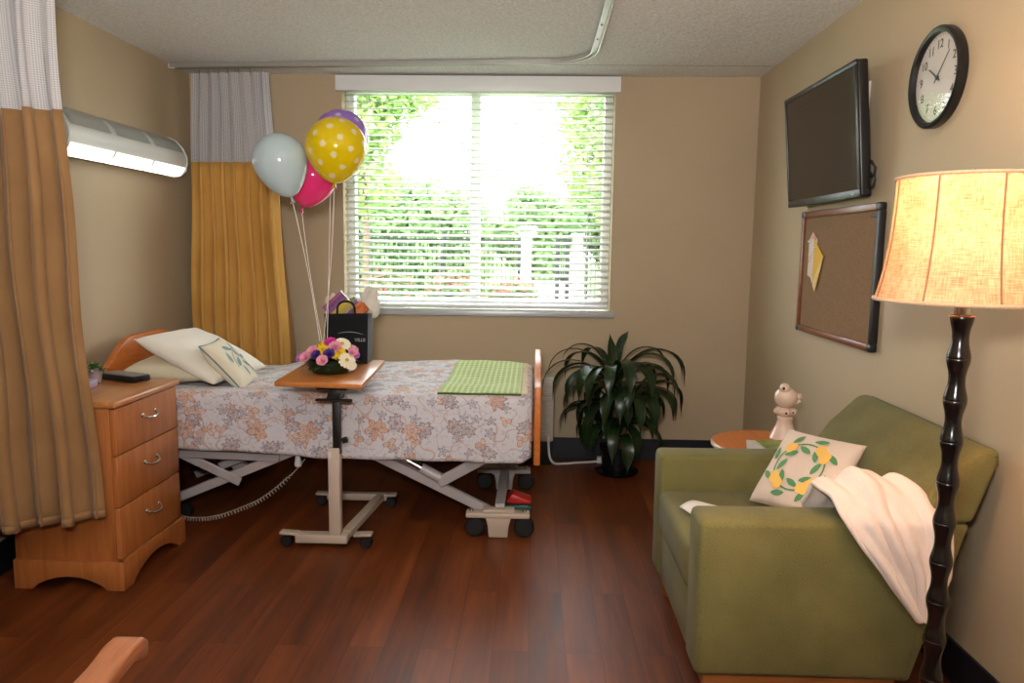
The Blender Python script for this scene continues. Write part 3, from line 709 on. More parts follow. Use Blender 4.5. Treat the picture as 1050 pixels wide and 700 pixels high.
PM = {'y': petal_mat('yellow petals', lin(236, 194, 20)), 'w': petal_mat('cream petals', lin(238, 230, 206)), 'p': petal_mat('pink petals', lin(226, 152, 172)), 'm': petal_mat('magenta petals', lin(206, 50, 150)), 'v': petal_mat('violet petals', lin(66, 36, 120)), 'l': petal_mat('lilac petals', lin(178, 108, 178))}
M_yc = simple('yellow flower centre', lin(196, 160, 30), .8); M_pc = simple('pink flower centre', lin(222, 110, 110), .8)
def flower(kind, x, y, z, r, rose=False):
    x *= .88; z = z * .88 + .004; r *= .9
    p = FC + V((x, y, z)); n = V((x * 5, y * 5 - .55, .55 + z * 2)).normalized(); s = n.orthogonal().normalized(); q = n.cross(s); M = frame(p, s, q, n)
    b = BM(); layers = ((1, 13, .18), (.62, 9, .5)) if not rose else ((1, 6, .35), (.75, 5, .8), (.48, 4, 1.3))
    for k, (sc, m, el) in enumerate(layers):
        for i in range(m):
            a = 2 * pi * (i + .5 * k) / m; d = V((cos(a), sin(a), 0)); t = V((-sin(a), cos(a), 0)); w = r * sc * (.30 if not rose else .55)
            def pt(f, g): 
                rr = r * sc * f; return M @ (d * rr * cos(el) + t * g * w * (sin(pi * min(.95, .12 + f * .8)) ** .6) + V((0, 0, rr * sin(el) - (r * .25 * f * f if not rose else 0) + abs(g) * r * .1)))
            vv = [[b.verts.new(pt(f, g)) for g in (-1, 0, 1)] for f in (.12, .45, .8, 1)]
            for A, B in zip(vv, vv[1:]):
                for c in (0, 1): b.faces.new((A[c], A[c + 1], B[c + 1], B[c]))
    f = obj('flower', b, PM[kind], fa, label={'y': 'yellow flower', 'w': 'cream daisy', 'p': 'pink flower', 'm': 'magenta flower', 'v': 'violet flower', 'l': 'lilac flower'}[kind])
    if not rose or kind == 'p':
        b = BM(); sphere(b, (0, 0, 0), r * .24, 1, 1, .6, 12, 8, 0, None); bmesh.ops.transform(b, matrix=M @ Matrix.Translation((0, 0, r * .12)), verts=b.verts); obj('flower_center', b, M_yc if kind != 'p' else M_pc, f)
for a in [('y', -.115, -.02, .105, .026), ('y', -.075, .0, .130, .024), ('y', -.035, .0, .150, .026), ('y', -.025, -.055, .125, .038), ('y', .055, -.06, .110, .042),
          ('w', .062, -.01, .150, .046), ('w', .105, -.075, .075, .044), ('w', .125, -.07, .05, .03), ('w', .045, .05, .14, .035), ('y', -.02, .07, .14, .03)]: flower(*a)
for a in [('p', -.075, -.06, .115, .034), ('p', -.105, -.085, .085, .034), ('p', -.012, -.105, .075, .032), ('m', .005, -.02, .155, .034), ('p', .035, -.045, .135, .036), ('l', -.14, -.05, .08, .032),
          ('v', .015, -.08, .105, .032), ('l', .13, -.03, .095, .030), ('v', -.05, -.085, .10, .028), ('p', .125, -.045, .11, .026), ('l', -.06, .06, .11, .032), ('p', .1, .05, .11, .032), ('p', -.11, .04, .1, .03)]: flower(*a, rose=True)

gb = thing('gift_bag', 'black gift bag with pale lettering standing on the overbed table', 'bag', (-.93, 3.80, TZ))
bx0, bx1, by0, by1, bz = -1.050, -.832, 3.735, 3.86, 1.036
M_bag = fabric('black bag cloth', lin(16, 20, 24), weave=200, var=.15, rough=.8)
b = BM()
prof = [(bx0 + .006, by0 + .004), (bx1 - .006, by0 + .004), (bx1 - .006, by1 - .004), (bx0 + .006, by1 - .004)]; topp = [(bx0, by0), (bx1, by0), (bx1, by1), (bx0, by1)]
A = [b.verts.new((p[0], p[1], TZ + .001)) for p in prof]; B = [b.verts.new((p[0], p[1], bz + .006 * sin(i * 2))) for i, p in enumerate(topp)]
b.faces.new(A[::-1])
for i in range(4): b.faces.new((A[i], A[(i + 1) % 4], B[(i + 1) % 4], B[i]))
bmesh.ops.subdivide_edges(b, edges=b.edges[:], cuts=6, use_grid_fill=True)
for v in b.verts: v.co += V((0, .004 * noise.noise(v.co * 11), 0))
o = obj('bag_body', b, M_bag, gb, smooth=True); solid(o, .003, 0)
for y in (by0 + .004, by1 - .004):
    b = BM(); pts_ = [(-.985, y, bz - .03)] + [(-.945 + .045 * -cos(pi * i / 10), y + .01, bz + .005 + .058 * sin(pi * i / 10) ** .6) for i in range(11)] + [(-.905, y, bz - .03)]
    tube(b, pts_, .006, 6); obj('handle', b, M_bag, gb)
Mt_ = frame((-.8725, by0 - .0015, .906), (1, 0, 0), (0, 0, 1), (0, -1, 0))
M_let = simple('pale bag print', lin(170, 172, 176), .6)
obj('lettering', text_bm('VILLE', .0235, Mt_), M_let, gb, smooth=False)
b = BM(); tube(b, [(lerp(-.985, -.855, i / 14), by0 - .0012, .938 + .010 * sin(pi * i / 14) - .004 * i / 14) for i in range(15)], [.0006 + .0012 * sin(pi * i / 14) for i in range(15)], 5); obj('swoosh_line', b, M_let, gb)
# what is in the bag
def striped(name, cols, n):
    t = NT(name); co = t.coord('UV'); s = t.n('SeparateXYZ'); t.set(s.inputs[0], co)
    r = t.n('ValToRGB'); t.set(r.inputs[0], s.outputs[1]); r.color_ramp.interpolation = 'CONSTANT'; el = r.color_ramp.elements
    while len(el) < len(cols): el.new(.5)
    for i, c in enumerate(cols): el[i].position = i / len(cols); el[i].color = c
    nz = t.noise(co, 40, 3); c = t.mix(t.math('MULTIPLY', t.math('GREATER_THAN', nz, .6), .5), r.outputs[0], lin(240, 220, 190))
    return t.done(t.bsdf(c, .4))
def card_box(name, w, h, d, M, mat, label, cat):
    b = BM(); t = BM(); L = t.loops.layers.uv.verify(); box(t, -w / 2, w / 2, -d / 2, d / 2, -h / 2, h / 2, 0)
    L = t.loops.layers.uv.verify()
    for f in t.faces:
        for lp in f.loops: lp[L].uv = (lp.vert.co.x / w + .5, lp.vert.co.z / h + .5)
    bmesh.ops.transform(t, matrix=M, verts=t.verts); o = obj(name, t, mat, None, M.translation, smooth=False); tag(o, label, cat)
    return o
def RY(o, deg, z=0): return Matrix.Translation(o) @ Matrix.Rotation(radians(z), 4, 'Z') @ Matrix.Rotation(radians(deg), 4, 'Y')
card_box('snack_box', .125, .105, .03, RY((-.985, 3.765, 1.070), -42), striped('purple yellow carton', [lin(150, 130, 90), lin(168, 150, 40), lin(196, 160, 30), lin(120, 60, 130), lin(96, 40, 110), lin(150, 70, 120)], 6), 'tilted purple and yellow striped box sticking out of the gift bag', 'box')
card_box('candy_box', .10, .085, .025, RY((-.925, 3.795, 1.058), -38), striped('violet green carton', [lin(190, 110, 70), lin(130, 100, 170), lin(120, 80, 160), lin(110, 130, 50)], 4), 'violet and green candy box in the middle of the gift bag', 'box')
def crumple(name, c, sx, sy, sz, seed, mat, label, cat):
    b = BM(); bmesh.ops.create_icosphere(b, subdivisions=4, radius=1)
    for v in b.verts:
        k = 1 + .38 * noise.noise(v.co * 1.7 + V((seed, 0, 0))) + .16 * abs(noise.noise(v.co * 5 + V((0, seed, 0))))
        v.co = V((v.co.x * sx * k, v.co.y * sy * k, v.co.z * sz * k)) + V(c)
    o = obj(name, b, mat, None, c, angle=0); tag(o, label, cat); return o
M_tis = fabric('white tissue paper', lin(230, 226, 216), weave=30, var=.03, bump=.0, trans=.3)
crumple('tissue_paper', (-1.03, 3.82, 1.07), .040, .03, .052, 1, fabric('cream tissue paper', lin(224, 212, 186), weave=30, var=.03, bump=0, trans=.2), 'cream tissue paper crumpled beside the striped box in the gift bag', 'paper')
crumple('tissue_paper', (-.845, 3.835, 1.085), .050, .03, .075, 6, M_tis, 'white tissue paper puffed up at the window side of the gift bag', 'paper')
b = BM(); grid(b, 12, 12, lambda u, v: V((-.885 + (u - .5) * .075 + .012 * sin(9 * v), 3.775 + .014 * sin(7 * u + 4 * v), 1.005 + .095 * v * (1 - .35 * abs(2 * u - 1))))); o = obj('candy_packet', b, simple('orange wrapper', lin(206, 118, 62), .35, var=.3), None, (-.885, 3.775, 1.0), angle=0); solid(o, .006); tag(o, 'crinkled orange candy packet in front of the white tissue in the gift bag', 'packet')

def balloon_mat(name, col, trans=.35):
    t = NT(name); co = t.coord(); p = t.bsdf(col, .14, 0, None, .5, .3); tr = t.n('BsdfTranslucent'); tr.inputs[0].default_value = col
    mx = t.n('MixShader'); mx.inputs[0].default_value = trans
    t.t.links.new(p.outputs[0], mx.inputs[1]); t.t.links.new(tr.outputs[0], mx.inputs[2]); return t.done(mx)
M_string = simple('white ribbon', lin(238, 232, 226), .5, var=.02)
def balloon(label, c, R, Hh, col, dots, lean, tie, seed):
    """c = centre of widest part; lean = tip offset (x,y)"""
    c = V(c); tip = c + V((lean[0], lean[1], -Hh)); ax = (c - tip).normalized(); s = ax.orthogonal().normalized(); q = ax.cross(s); M = frame(c, s, q, ax)
    d = thing('balloon', label, 'balloon', c, 'helium balloons'); b = BM(); n, m = (176, 132) if dots else (48, 36)
    prof = []
    for j in range(m + 1):
        a = pi * j / m; z = cos(a); r = sin(a)
        if z < 0: zz = z * (Hh / R); r = r * (1 - .20 * (-z) ** 1.4)
        else: zz = z
        prof.append((r * R, zz * R))
    lathe(b, prof[::-1], n=n, M=M)
    mats = [balloon_mat(label + ' skin', col)]
    if dots:
        mats.append(balloon_mat(label + ' dots', lin(244, 232, 190) if dots == 1 else lin(226, 206, 232), .3)); dirs = []
        N = 46
        for i in range(N):
            z = 1 - 2 * (i + .5) / N; r = sqrt(1 - z * z); a = i * 2.39996 + seed; dirs.append(V((r * cos(a), r * sin(a), z)))
        for f in b.faces:
            p = (f.calc_center_median() - c).normalized()
            if any(p.dot(k) > .9950 for k in dirs): f.material_index = 1
    obj('skin', b, mats, d, angle=0)
    b = BM(); Mk = frame(tip, s, q, ax); lathe(b, [(.013, -.022), (.010, -.018), (.005, -.006), (.007, .006), (.012, .012)], n=14, M=Mk); obj('knot', b, balloon_mat(label + ' knot', tuple(x * .7 for x in col[:3]) + (1,)), d)
    b = BM(); P0 = tip - ax * .012; P1 = V(tie); tube(b, [P0.lerp(P1, t / 12) + V((.010 * sin(pi * t / 12) * sin(seed), 0, -.0 * sin(pi * t / 12))) for t in range(13)], .0017, 6); obj('ribbon', b, M_string, d)
balloon('shiny pale blue balloon floating nearest the gold curtain', (-1.165, 3.46, 1.755), .121, .168, lin(208, 226, 230), 0, (.05, .0), (-1.0, 3.47, .93), 1)
balloon('yellow balloon with white polka dots floating above the overbed table', (-.912, 3.48, 1.815), .138, .158, lin(240, 214, 20), 1, (-.01, 0), (-.985, 3.475, .93), 2)
balloon('purple polka dot balloon half hidden behind the yellow one', (-.955, 3.74, 1.90), .130, .15, lin(176, 132, 224), 2, (-.05, 0), (-.98, 3.52, .92), 3)
balloon('bright pink balloon tucked between the pale blue and yellow balloons', (-1.085, 3.70, 1.71), .118, .155, lin(255, 70, 150), 0, (-.055, 0), (-1.0, 3.51, .92), 4)

# ------------------------------------------------------------------ air unit, cord, dracaena
au = thing('air_conditioner', 'white room air unit with ribbed grille on the wall behind the footboard', 'air conditioner', (-.4, YF, .15))
b = BM(); box(b, -.95, .135, YF - .19, YF - .013, .155, .565, .012, 2); obj('housing', b, simple('cream air unit', lin(206, 196, 184), .5), au)
b = BM()
for i in range(24): z = .175 + i * .0155; box(b, -.93, .12, YF - .197, YF - .188, z, z + .009, .002, 1)
obj('grille', b, simple('cream grille', lin(214, 204, 192), .5), au)
b = BM(); box(b, -.94, .125, YF - .18, YF - .03, 0, .154, .004); obj('plinth', b, M_blackm, au)
cd = thing('power_cord', 'white power cord curling over the floor from the air unit', 'cord', (.25, 4.75, 0))
b = BM(); pth = [(.105, YF - .206, .20), (.105, YF - .216, .13), (.115, 4.655, .06), (.145, 4.67, .018), (.21, 4.70, .009), (.30, 4.73, .009), (.38, 4.75, .009), (.44, 4.76, .014)]
path = [V(p) for p in pth]; tube(b, [along(i / 50) for i in range(51)], .0075, 8); obj('cable', b, M_white, cd)
b = BM(); box(b, .42, .50, 4.74, 4.785, .002, .042, .006, 2); box(b, .46, .475, 4.75, 4.77, .042, .052, .002); obj('plug_adapter', b, M_white, cd)

DY = 4.56
dp = thing('dracaena_plant', 'tall dark green dracaena with arching strap leaves in a dark pot', 'plant', (.515, DY, 0))
M_pot = simple('black glazed pot', lin(18, 18, 24), .25)
b = BM(); lathe(b, [(.075, 0), (.085, .005), (.10, .13), (.108, .165), (.11, .175), (.098, .175), (.092, .15), (0, .15)], (.525, DY, 0), 28); obj('pot', b, M_pot, dp)
b = BM(); lathe(b, [(.10, 0), (.125, .003), (.135, .018), (.128, .018), (.12, .006), (0, .006)], (.525, DY, .0), 28); obj('saucer', b, M_pot, dp)
b = BM(); tube(b, [(.52, DY, .14), (.51, DY, .35), (.49, DY, .62)], [.02, .017, .013], 10); tube(b, [(.545, DY, .14), (.57, DY - .02, .30), (.585, DY - .03, .46)], [.017, .015, .011], 10); obj('stem', b, simple('brown cane', lin(74, 62, 38), .8, bump=.3), dp)
def leaf_mat():
    t = NT('dracaena leaf'); uv = t.coord('UV'); s = t.n('SeparateXYZ'); t.set(s.inputs[0], uv)
    d = t.math('ABSOLUTE', t.math('SUBTRACT', s.outputs[0], .5)); nz = t.noise(t.scale(uv, (20, 1, 1)), 3, 2)
    c = t.ramp(t.math('ADD', t.math('MULTIPLY', d, 1.2), t.math('MULTIPLY', nz, .4)), [(.1, lin(40, 66, 28)), (.5, lin(20, 38, 16)), (.9, lin(36, 58, 26))])
    p = t.bsdf(c, .32, 0, None, .5); tl = t.n('BsdfTranslucent'); tl.inputs[0].default_value = lin(40, 80, 14); mx = t.n('MixShader'); mx.inputs[0].default_value = .12
    t.t.links.new(p.outputs[0], mx.inputs[1]); t.t.links.new(tl.outputs[0], mx.inputs[2]); return t.done(mx)
b = BM(); rnd = random.Random(21)
def strap(p0, az, L, el0, W, droop, tw=0):
    p = V(p0); el = el0; n = 16; st = L / n; cl = []
    for i in range(n + 1):
        cl.append((p.copy(), el)); t = i / n
        p = p + V((cos(az) * cos(el), sin(az) * cos(el), sin(el))) * st
        p.y = min(p.y, YF - .05); el -= droop * (.25 + 1.6 * sm(t * 1.5) * (1 - .45 * t)) / n
        el = max(el, -1.5)
    lay = b.loops.layers.uv.verify(); rows = []; side = V((-sin(az), cos(az), 0))
    for i, (c, e) in enumerate(cl):
        t = i / n; w = W * (.42 + .58 * sm(t * 2.6)) * (1 - sm((t - .62) / .38) ** 1.6) * (1 + .06 * sin(11 * t + az * 5)) + .001
        a = tw * t; nrm = V((-cos(az) * sin(e), -sin(az) * sin(e), cos(e))); s2 = side * cos(a) + nrm * sin(a)
        rows.append([b.verts.new(c - s2 * w + nrm * w * .25), b.verts.new(c), b.verts.new(c + s2 * w + nrm * w * .25)])
    for i in range(n):
        for k in (0, 1):
            f = b.faces.new((rows[i][k], rows[i][k + 1], rows[i + 1][k + 1], rows[i + 1][k]))
            for lp, (uu, vv) in zip(f.loops, ((k * .5, i / n), (k * .5 + .5, i / n), (k * .5 + .5, (i + 1) / n), (k * .5, (i + 1) / n))): lp[lay].uv = (uu, vv)
TOP = V((.49, DY, .60))
# (azimuth deg, length, start elevation, half width, droop)
for az, L, el, W, dr, tw in [(100, .30, 1.45, .030, .5, .3), (60, .34, 1.3, .028, 1.0, 0), (172, .45, 1.25, .026, 2.6, .2), (184, .56, 1.0, .027, 2.7, .3), (190, .60, .75, .026, 2.6, .2), (200, .52, .55, .028, 2.4, 0), (165, .50, .35, .027, 2.2, 0),
        (8, .46, 1.2, .028, 2.6, -.2), (-5, .60, 1.0, .030, 2.9, -.2), (15, .66, .9, .031, 2.7, 0), (-14, .52, .75, .034, 2.8, .2), (25, .54, .6, .030, 2.5, 0), (-30, .56, .95, .036, 3.0, 0), (-55, .5, .9, .034, 3.0, .2), (-80, .5, .8, .036, 2.8, 0),
        (-100, .48, .9, .034, 3.0, 0), (-130, .5, .8, .034, 2.9, 0), (215, .5, .7, .032, 2.8, 0), (240, .48, .5, .034, 2.5, 0), (140, .5, .8, .03, 2.6, 0), (120, .45, .9, .03, 2.4, 0), (90, .36, .8, .03, 2.2, 0), (40, .5, .7, .03, 2.4, 0)]:
    strap(TOP + V((cos(radians(az)) * .012, sin(radians(az)) * .012, rnd.uniform(-.05, .02))), radians(az), L * 1.04, el, W * .98, dr * 1.08, tw)
for i in range(17):
    az = radians(i * 137.5); strap(V((.585, DY - .03, .45)) + V((cos(az), sin(az), 0)) * .012, az, rnd.uniform(.40, .56), rnd.uniform(.3, 1.2), rnd.uniform(.028, .038), rnd.uniform(2.9, 3.6), rnd.uniform(-.3, .3))
for i in range(22):
    az = radians(i * 137.5 + 40); strap(V((.505, DY, rnd.uniform(.28, .5))) + V((cos(az), sin(az), 0)) * .014, az, rnd.uniform(.34, .48), rnd.uniform(.2, 1.0), rnd.uniform(.028, .036), rnd.uniform(2.8, 3.5), rnd.uniform(-.3, .3))
for i in range(18):
    az = radians(i * 137.5 + 70); strap(V((.515, DY - .02, rnd.uniform(.22, .42))) + V((cos(az), sin(az), 0)) * .014, az, rnd.uniform(.34, .46), rnd.uniform(.5, 1.2), rnd.uniform(.028, .036), rnd.uniform(3.2, 4.0), rnd.uniform(-.3, .3))
obj('foliage', b, leaf_mat(), dp, angle=0)

# ------------------------------------------------------------------ armchair
def uph_mat():
    t = NT('olive green upholstery'); co = t.coord(); n1 = t.noise(co, 330, 2); n2 = t.noise(co, 5, 3)
    c = t.ramp(t.math('ADD', t.math('MULTIPLY', n1, .55), t.math('MULTIPLY', n2, .45)), [(.32, lin(88, 84, 46)), (.68, lin(126, 117, 69))])
    return t.done(t.bsdf(c, .85, 0, t.bump(n1, .35, .002), .25, 0, .06))
M_uph = uph_mat()
M_plinth = wood('chair base wood', lin(140, 82, 36), lin(170, 108, 56), 0, .4)
ac = thing('armchair', 'wide olive green upholstered armchair under the wall mounted screen', 'armchair', (.85, 2.53, 0))
CY0, CY1 = 2.115, 2.945
AF = .492
def uarm(y0, y1):
    b = BM(); prism(b, [(AF, .118), (1.12, .118), (1.2, .606), (AF - .002, .600)], 'y', y0, y1, .022, 3); return b
obj('armrest', uarm(CY0, CY0 + .15), M_uph, ac); obj('armrest', uarm(CY1 - .13, CY1), M_uph, ac)
b = BM(); box(b, AF + .012, 1.06, CY0 + .151, CY1 - .131, .118, .31, .012, 2); obj('seat_base', b, M_uph, ac)
b = BM(); box(b, AF - .004, 1.04, CY0 + .153, CY1 - .133, .312, .462, .03, 3)
for v in b.verts:
    if v.co.z > .44: v.co.z += .012 * cos((v.co.x - .77) * 3.2) * cos((v.co.y - 2.53) * 3.4)
obj('seat_cushion', b, M_uph, ac)
b = BM(); prism(b, [(1.125, .118), (1.262, .604), (1.10, .604), (1.02, .45), (1.03, .118)], 'y', CY0 + .004, CY1 - .004, .012, 2); obj('back_body', b, M_uph, ac)
b = BM(); prism(b, [(1.270, .606), (1.336, .808), (1.314, .828), (1.272, .826), (1.165, .72), (1.085, .606)], 'y', CY0, CY1, .022, 4); obj('backrest', b, M_uph, ac)
b = BM(); box(b, AF + .03, 1.09, CY0 + .02, CY1 - .02, .075, .117, .004); obj('plinth', b, M_plinth, ac)
for x, y in ((AF + .06, CY0 + .05), (AF + .06, CY1 - .05), (1.05, CY0 + .05), (1.05, CY1 - .05)):
    b = BM(); lathe(b, [(.016, 0), (.020, .004), (.028, .075)], (x, y, 0), 16); obj('leg', b, M_plinth, ac)
# lemon wreath pillow
xa = V((.255, 0.0, -.04)).normalized()
Mw_x = V((.155, -.25, .010)).normalized()
nrm = V((-.0624, -.0316, .060)); nrm = (nrm - Mw_x * nrm.dot(Mw_x)).normalized(); Mw_y = nrm.cross(Mw_x)
MW = frame((.945, 2.55, .615), Mw_x, Mw_y, nrm)
wp = thing('lemon_pillow', 'square cream pillow with a lemon and leaf wreath on the armchair', 'pillow', (.945, 2.60, .48))
S = .315
M_lin = fabric('cream linen', lin(226, 204, 186), weave=260, var=.05, bump=.3)
obj('cover', pillow_bm(S, S, .10, MW, 8, 0), M_lin, wp, angle=0)
b = BM(); rr = .092
for i in range(36):
    a = 2 * pi * i / 36; applique(b, S, S, .10, MW, rr * cos(a), rr * sin(a), .021, .006, a + pi / 2, 'bar', .004)
for i in range(16):
    a = 2 * pi * i / 16 + .12; r = rr + (.026 if i % 2 else -.026); applique(b, S, S, .10, MW, r * cos(a), r * sin(a), .056, .024, a + pi / 2 + (.5 if i % 2 else -.5), 'leaf', .005)
obj('leaf_embroidery', b, simple('green embroidery', lin(84, 136, 86), .8, var=.15), wp, angle=0)
M_lem = simple('lemon embroidery', lin(244, 192, 96), .8, var=.12)
for a in (.62, .98, 2.36, 3.85, 4.15, 5.32, 5.68):
    b = BM(); applique(b, S, S, .10, MW, rr * cos(a), rr * sin(a), .052, .042, a + 1.2, 'round', .0055); obj('embroidered_lemon', b, M_lem, wp, angle=0)
# white throw over the near arm
M_throw = fabric('white fleece throw', lin(232, 216, 206), weave=180, var=.03, bump=.25)
def wt(u, v):
    """u across (chair front to back), v from seat over arm down the outer face"""
    path_ = [(0, 2.35, .520), (.14, 2.30, .580), (.27, 2.255, .630), (.36, 2.23, .672), (.46, 2.15, .662), (.53, 2.098, .618), (.62, 2.086, .55), (.80, 2.082, .44), (1, 2.08, .335)]
    y = pw(v, [(p[0], p[1]) for p in path_]); z = pw(v, [(p[0], p[2]) for p in path_])
    xl = pw(v, [(0, .88), (.2, .835), (.40, .845), (.53, .89), (.75, 1.0), (1, 1.105)]); xr = pw(v, [(0, 1.04), (.27, 1.10), (.40, 1.15), (.53, 1.185), (.75, 1.185), (1, 1.135)])
    x = lerp(xl, xr, u); k = sm(v * 2.4)
    fold = .026 * sin(u * 15 + v * 3.5) * (1 - .3 * v) + .012 * sin(u * 27 - 5 * v)
    hump = .05 * sin(pi * u) * exp(-((v - .36) / .16) ** 2)
    if v < .5: z += (fold * .55 + hump + .006) * k
    else: y -= (abs(fold) * .75 + .006)
    return V((x, y, z))
b = BM(); grid(b, 44, 56, wt); ww = obj('throw_blanket', b, M_throw, None, (1.0, 2.2, .6), angle=0); solid(ww, .014, 0); subd(ww, 1)
tag(ww, 'crumpled white fleece throw draped over the armrest of the green armchair', 'blanket')
b = BM(); Mpp = Matrix.Translation((.60, 2.545, .478)) @ Matrix.Rotation(radians(35), 4, 'Z')
grid(b, 10, 8, lambda u, v: Mpp @ V(((u - .5) * .17 * (1 - .4 * v), (v - .5) * .13, .006 + .012 * sin(pi * u) * v)))
pn = obj('napkin', b, fabric('white napkin', lin(238, 228, 222), var=.02), None, (.60, 2.545, .478), angle=0); solid(pn, .003); tag(pn, 'folded white napkin lying on the front of the armchair seat', 'napkin')

# ------------------------------------------------------------------ side table and things on it
SZ = .552; sc_ = (1.02, 3.215)
st = thing('side_table', 'round wooden side table in the corner behind the armchair', 'table', (sc_[0], sc_[1], 0))
b = BM(); lathe(b, [(0, SZ - .022), (.228, SZ - .022), (.236, SZ - .018), (.236, SZ - .004), (.232, SZ), (0, SZ)], (sc_[0], sc_[1], 0), 56); obj('table_top', b, M_cherry, st)
b = BM(); lathe(b, [(.2365, SZ - .019), (.2385, SZ - .017), (.2385, SZ - .005), (.2365, SZ - .003)], (sc_[0], sc_[1], 0), 56, closed=True); obj('edge_band', b, simple('pale edge band', lin(226, 214, 196), .3), st, label='pale edge band')
b = BM(); lathe(b, [(.03, .03), (.028, .2), (.022, .3), (.03, SZ - .05), (.07, SZ - .024)], (sc_[0], sc_[1], 0), 24); obj('pedestal', b, M_plinth, st)
b = BM(); lathe(b, [(.17, 0), (.175, .01), (.16, .022), (.04, .035)], (sc_[0], sc_[1], 0), 40); obj('base', b, M_plinth, st)
M_cer = simple('cream pink ceramic', lin(222, 194, 174), .15, 0, .04, coat=.5)
bf = thing('bird_figurine', 'glossy cream ceramic bird on a flared pedestal, on the side table', 'figurine', (1.115, 3.30, SZ))
b = BM(); lathe(b, [(.0, .001), (.062, .001), (.064, .006), (.052, .03), (.038, .06), (.032, .085), (.034, .092), (.034, .098), (.028, .102), (.027, .104)], (1.115, 3.30, SZ), 32); obj('pedestal', b, M_cer, bf)
b = BM(); n_ = 32; t = BM()
lathe(b, [(.027, .104), (.040, .112), (.046, .122), (.043, .134), (.030, .142)], (1.115, 3.30, SZ), 32)
for v in b.verts:
    a = atan2(v.co.y - 3.30, v.co.x - 1.115); k = 1 + .12 * cos(a * 8); v.co.x = 1.115 + (v.co.x - 1.115) * k; v.co.y = 3.30 + (v.co.y - 3.30) * k
obj('ruffle_collar', b, M_cer, bf)
b = BM(); sphere(b, (1.115, 3.30, SZ + .185), .051, 1, .95, .93, 28, 20); sphere(b, (1.103, 3.285, SZ + .228), .024, 1, 1, 1, 20, 14); sphere(b, (1.163, 3.295, SZ + .19), .018, 1.1, 1, 1, 14, 10); sphere(b, (1.167, 3.29, SZ + .17), .012, 1, 1, 1, 12, 8)
obj('bird_body', b, M_cer, bf, angle=0)
b = BM(); sphere(b, (1.0925, 3.2655, SZ + .231), .0065, 1, .6, 1.1, 12, 8); sphere(b, (1.105, 3.2545, SZ + .124), .005, 1, 1, 1, 10, 8); sphere(b, (1.135, 3.258, SZ + .126), .004, 1, 1, 1, 10, 8); obj('dark_mark', b, simple('dark glaze', lin(40, 26, 22), .2), bf)
def cover_mat(name, cols, sc):
    t = NT(name); co = t.coord(); nz = t.noise(co, sc, 3, .6); return t.done(t.bsdf(t.ramp(nz, [(i / (len(cols) - 1) * .5 + .25, c) for i, c in enumerate(cols)]), .3))
def book(x, y, w, d, h, z, rot, mat, label):
    k = thing('magazine', label, 'magazine', (x, y, z), 'magazines on the side table'); M = Matrix.Translation((x, y, z)) @ Matrix.Rotation(radians(rot), 4, 'Z')
    b = BM(); box(b, -w / 2 + .003, w / 2 - .002, -d / 2 + .003, d / 2 - .003, .001, h - .001, 0, 1, 0, M); obj('pages', b, simple('paper block', lin(226, 220, 210), .7), k, smooth=False)
    b = BM(); box(b, -w / 2, w / 2, -d / 2, d / 2, h - .001, h, 0, 1, 0, M); box(b, -w / 2, w / 2, -d / 2, d / 2, 0, .001, 0, 1, 0, M); obj('cover', b, mat, k, smooth=False)
book(.985, 3.135, .15, .18, .006, SZ + .0005, -14, simple('white cover', lin(214, 208, 204), .3), 'white magazine at the bottom of the pile on the side table')
book(1.04, 3.125, .15, .17, .008, SZ + .007, 4, cover_mat('green cover', [lin(60, 90, 30), lin(120, 140, 60), lin(200, 160, 50)], 22), 'green picture magazine lying on top of the white one')

# ------------------------------------------------------------------ wall: screen, corkboard, clock, plate
tv = thing('television', 'black flat screen television tilted down on the wall above the corkboard', 'television', (1.34, 3.53, 1.86))
ta = atan2(.05, .525); Mtv = frame((1.272, 3.532, 1.862), (0, -1, 0), V((-sin(ta), 0, cos(ta))), V((-cos(ta), 0, -sin(ta))))
tw_, th_ = .858, .535
b = BM(); box(b, -tw_ / 2, tw_ / 2, -th_ / 2, th_ / 2, -.045, .0, .010, 3, 0, Mtv); obj('casing', b, M_black, tv)
b = BM()
for x0, x1, y0, y1 in ((-tw_ / 2, tw_ / 2, th_ / 2 - .022, th_ / 2), (-tw_ / 2, tw_ / 2, -th_ / 2, -th_ / 2 + .032), (-tw_ / 2, -tw_ / 2 + .022, -th_ / 2 + .032, th_ / 2 - .022), (tw_ / 2 - .022, tw_ / 2, -th_ / 2 + .032, th_ / 2 - .022)): box(b, x0, x1, y0, y1, -.004, .005, .003, 2, 0, Mtv)
obj('bezel', b, M_black, tv)
b = BM(); box(b, -tw_ / 2 + .02, tw_ / 2 - .02, -th_ / 2 + .03, th_ / 2 - .02, -.003, .0012, 0, 1, 0, Mtv); obj('screen', b, simple('dark glossy screen', lin(26, 24, 22), .08, var=.02, spec=.6), tv, smooth=False)
b = BM(); box(b, .35, .385, -th_ / 2 + .012, -th_ / 2 + .018, .005, .006, 0, 1, 0, Mtv); obj('status_light', b, simple('grey badge', lin(150, 150, 150), .3), tv, smooth=False)
b = BM(); box(b, -.2, .2, -.14, .14, -.062, -.046, .006, 2, 0, Mtv); box(b, 1.345, XR - .001, 3.43, 3.63, 1.76, 1.96, .004); obj('wall_bracket', b, M_blackm, tv)
b = BM(); 
for z in (1.70, 1.655): tube(b, [(1.315, 3.14, z + .03), (1.33, 3.10, z + .035), (1.338, 3.082, z + .01), (1.335, 3.085, z - .02), (1.318, 3.13, z - .03)], .005, 8)
obj('cable_loop', b, M_black, tv)
b = BM(); box(b, XR - .010, XR - .0005, 3.262, 3.337, 1.965, 2.08, .003, 2); o = obj('wall_plate', b, M_white, None, (XR, 3.30, 2.02)); tag(o, 'white wall plate just behind the edge of the television', 'wall plate')
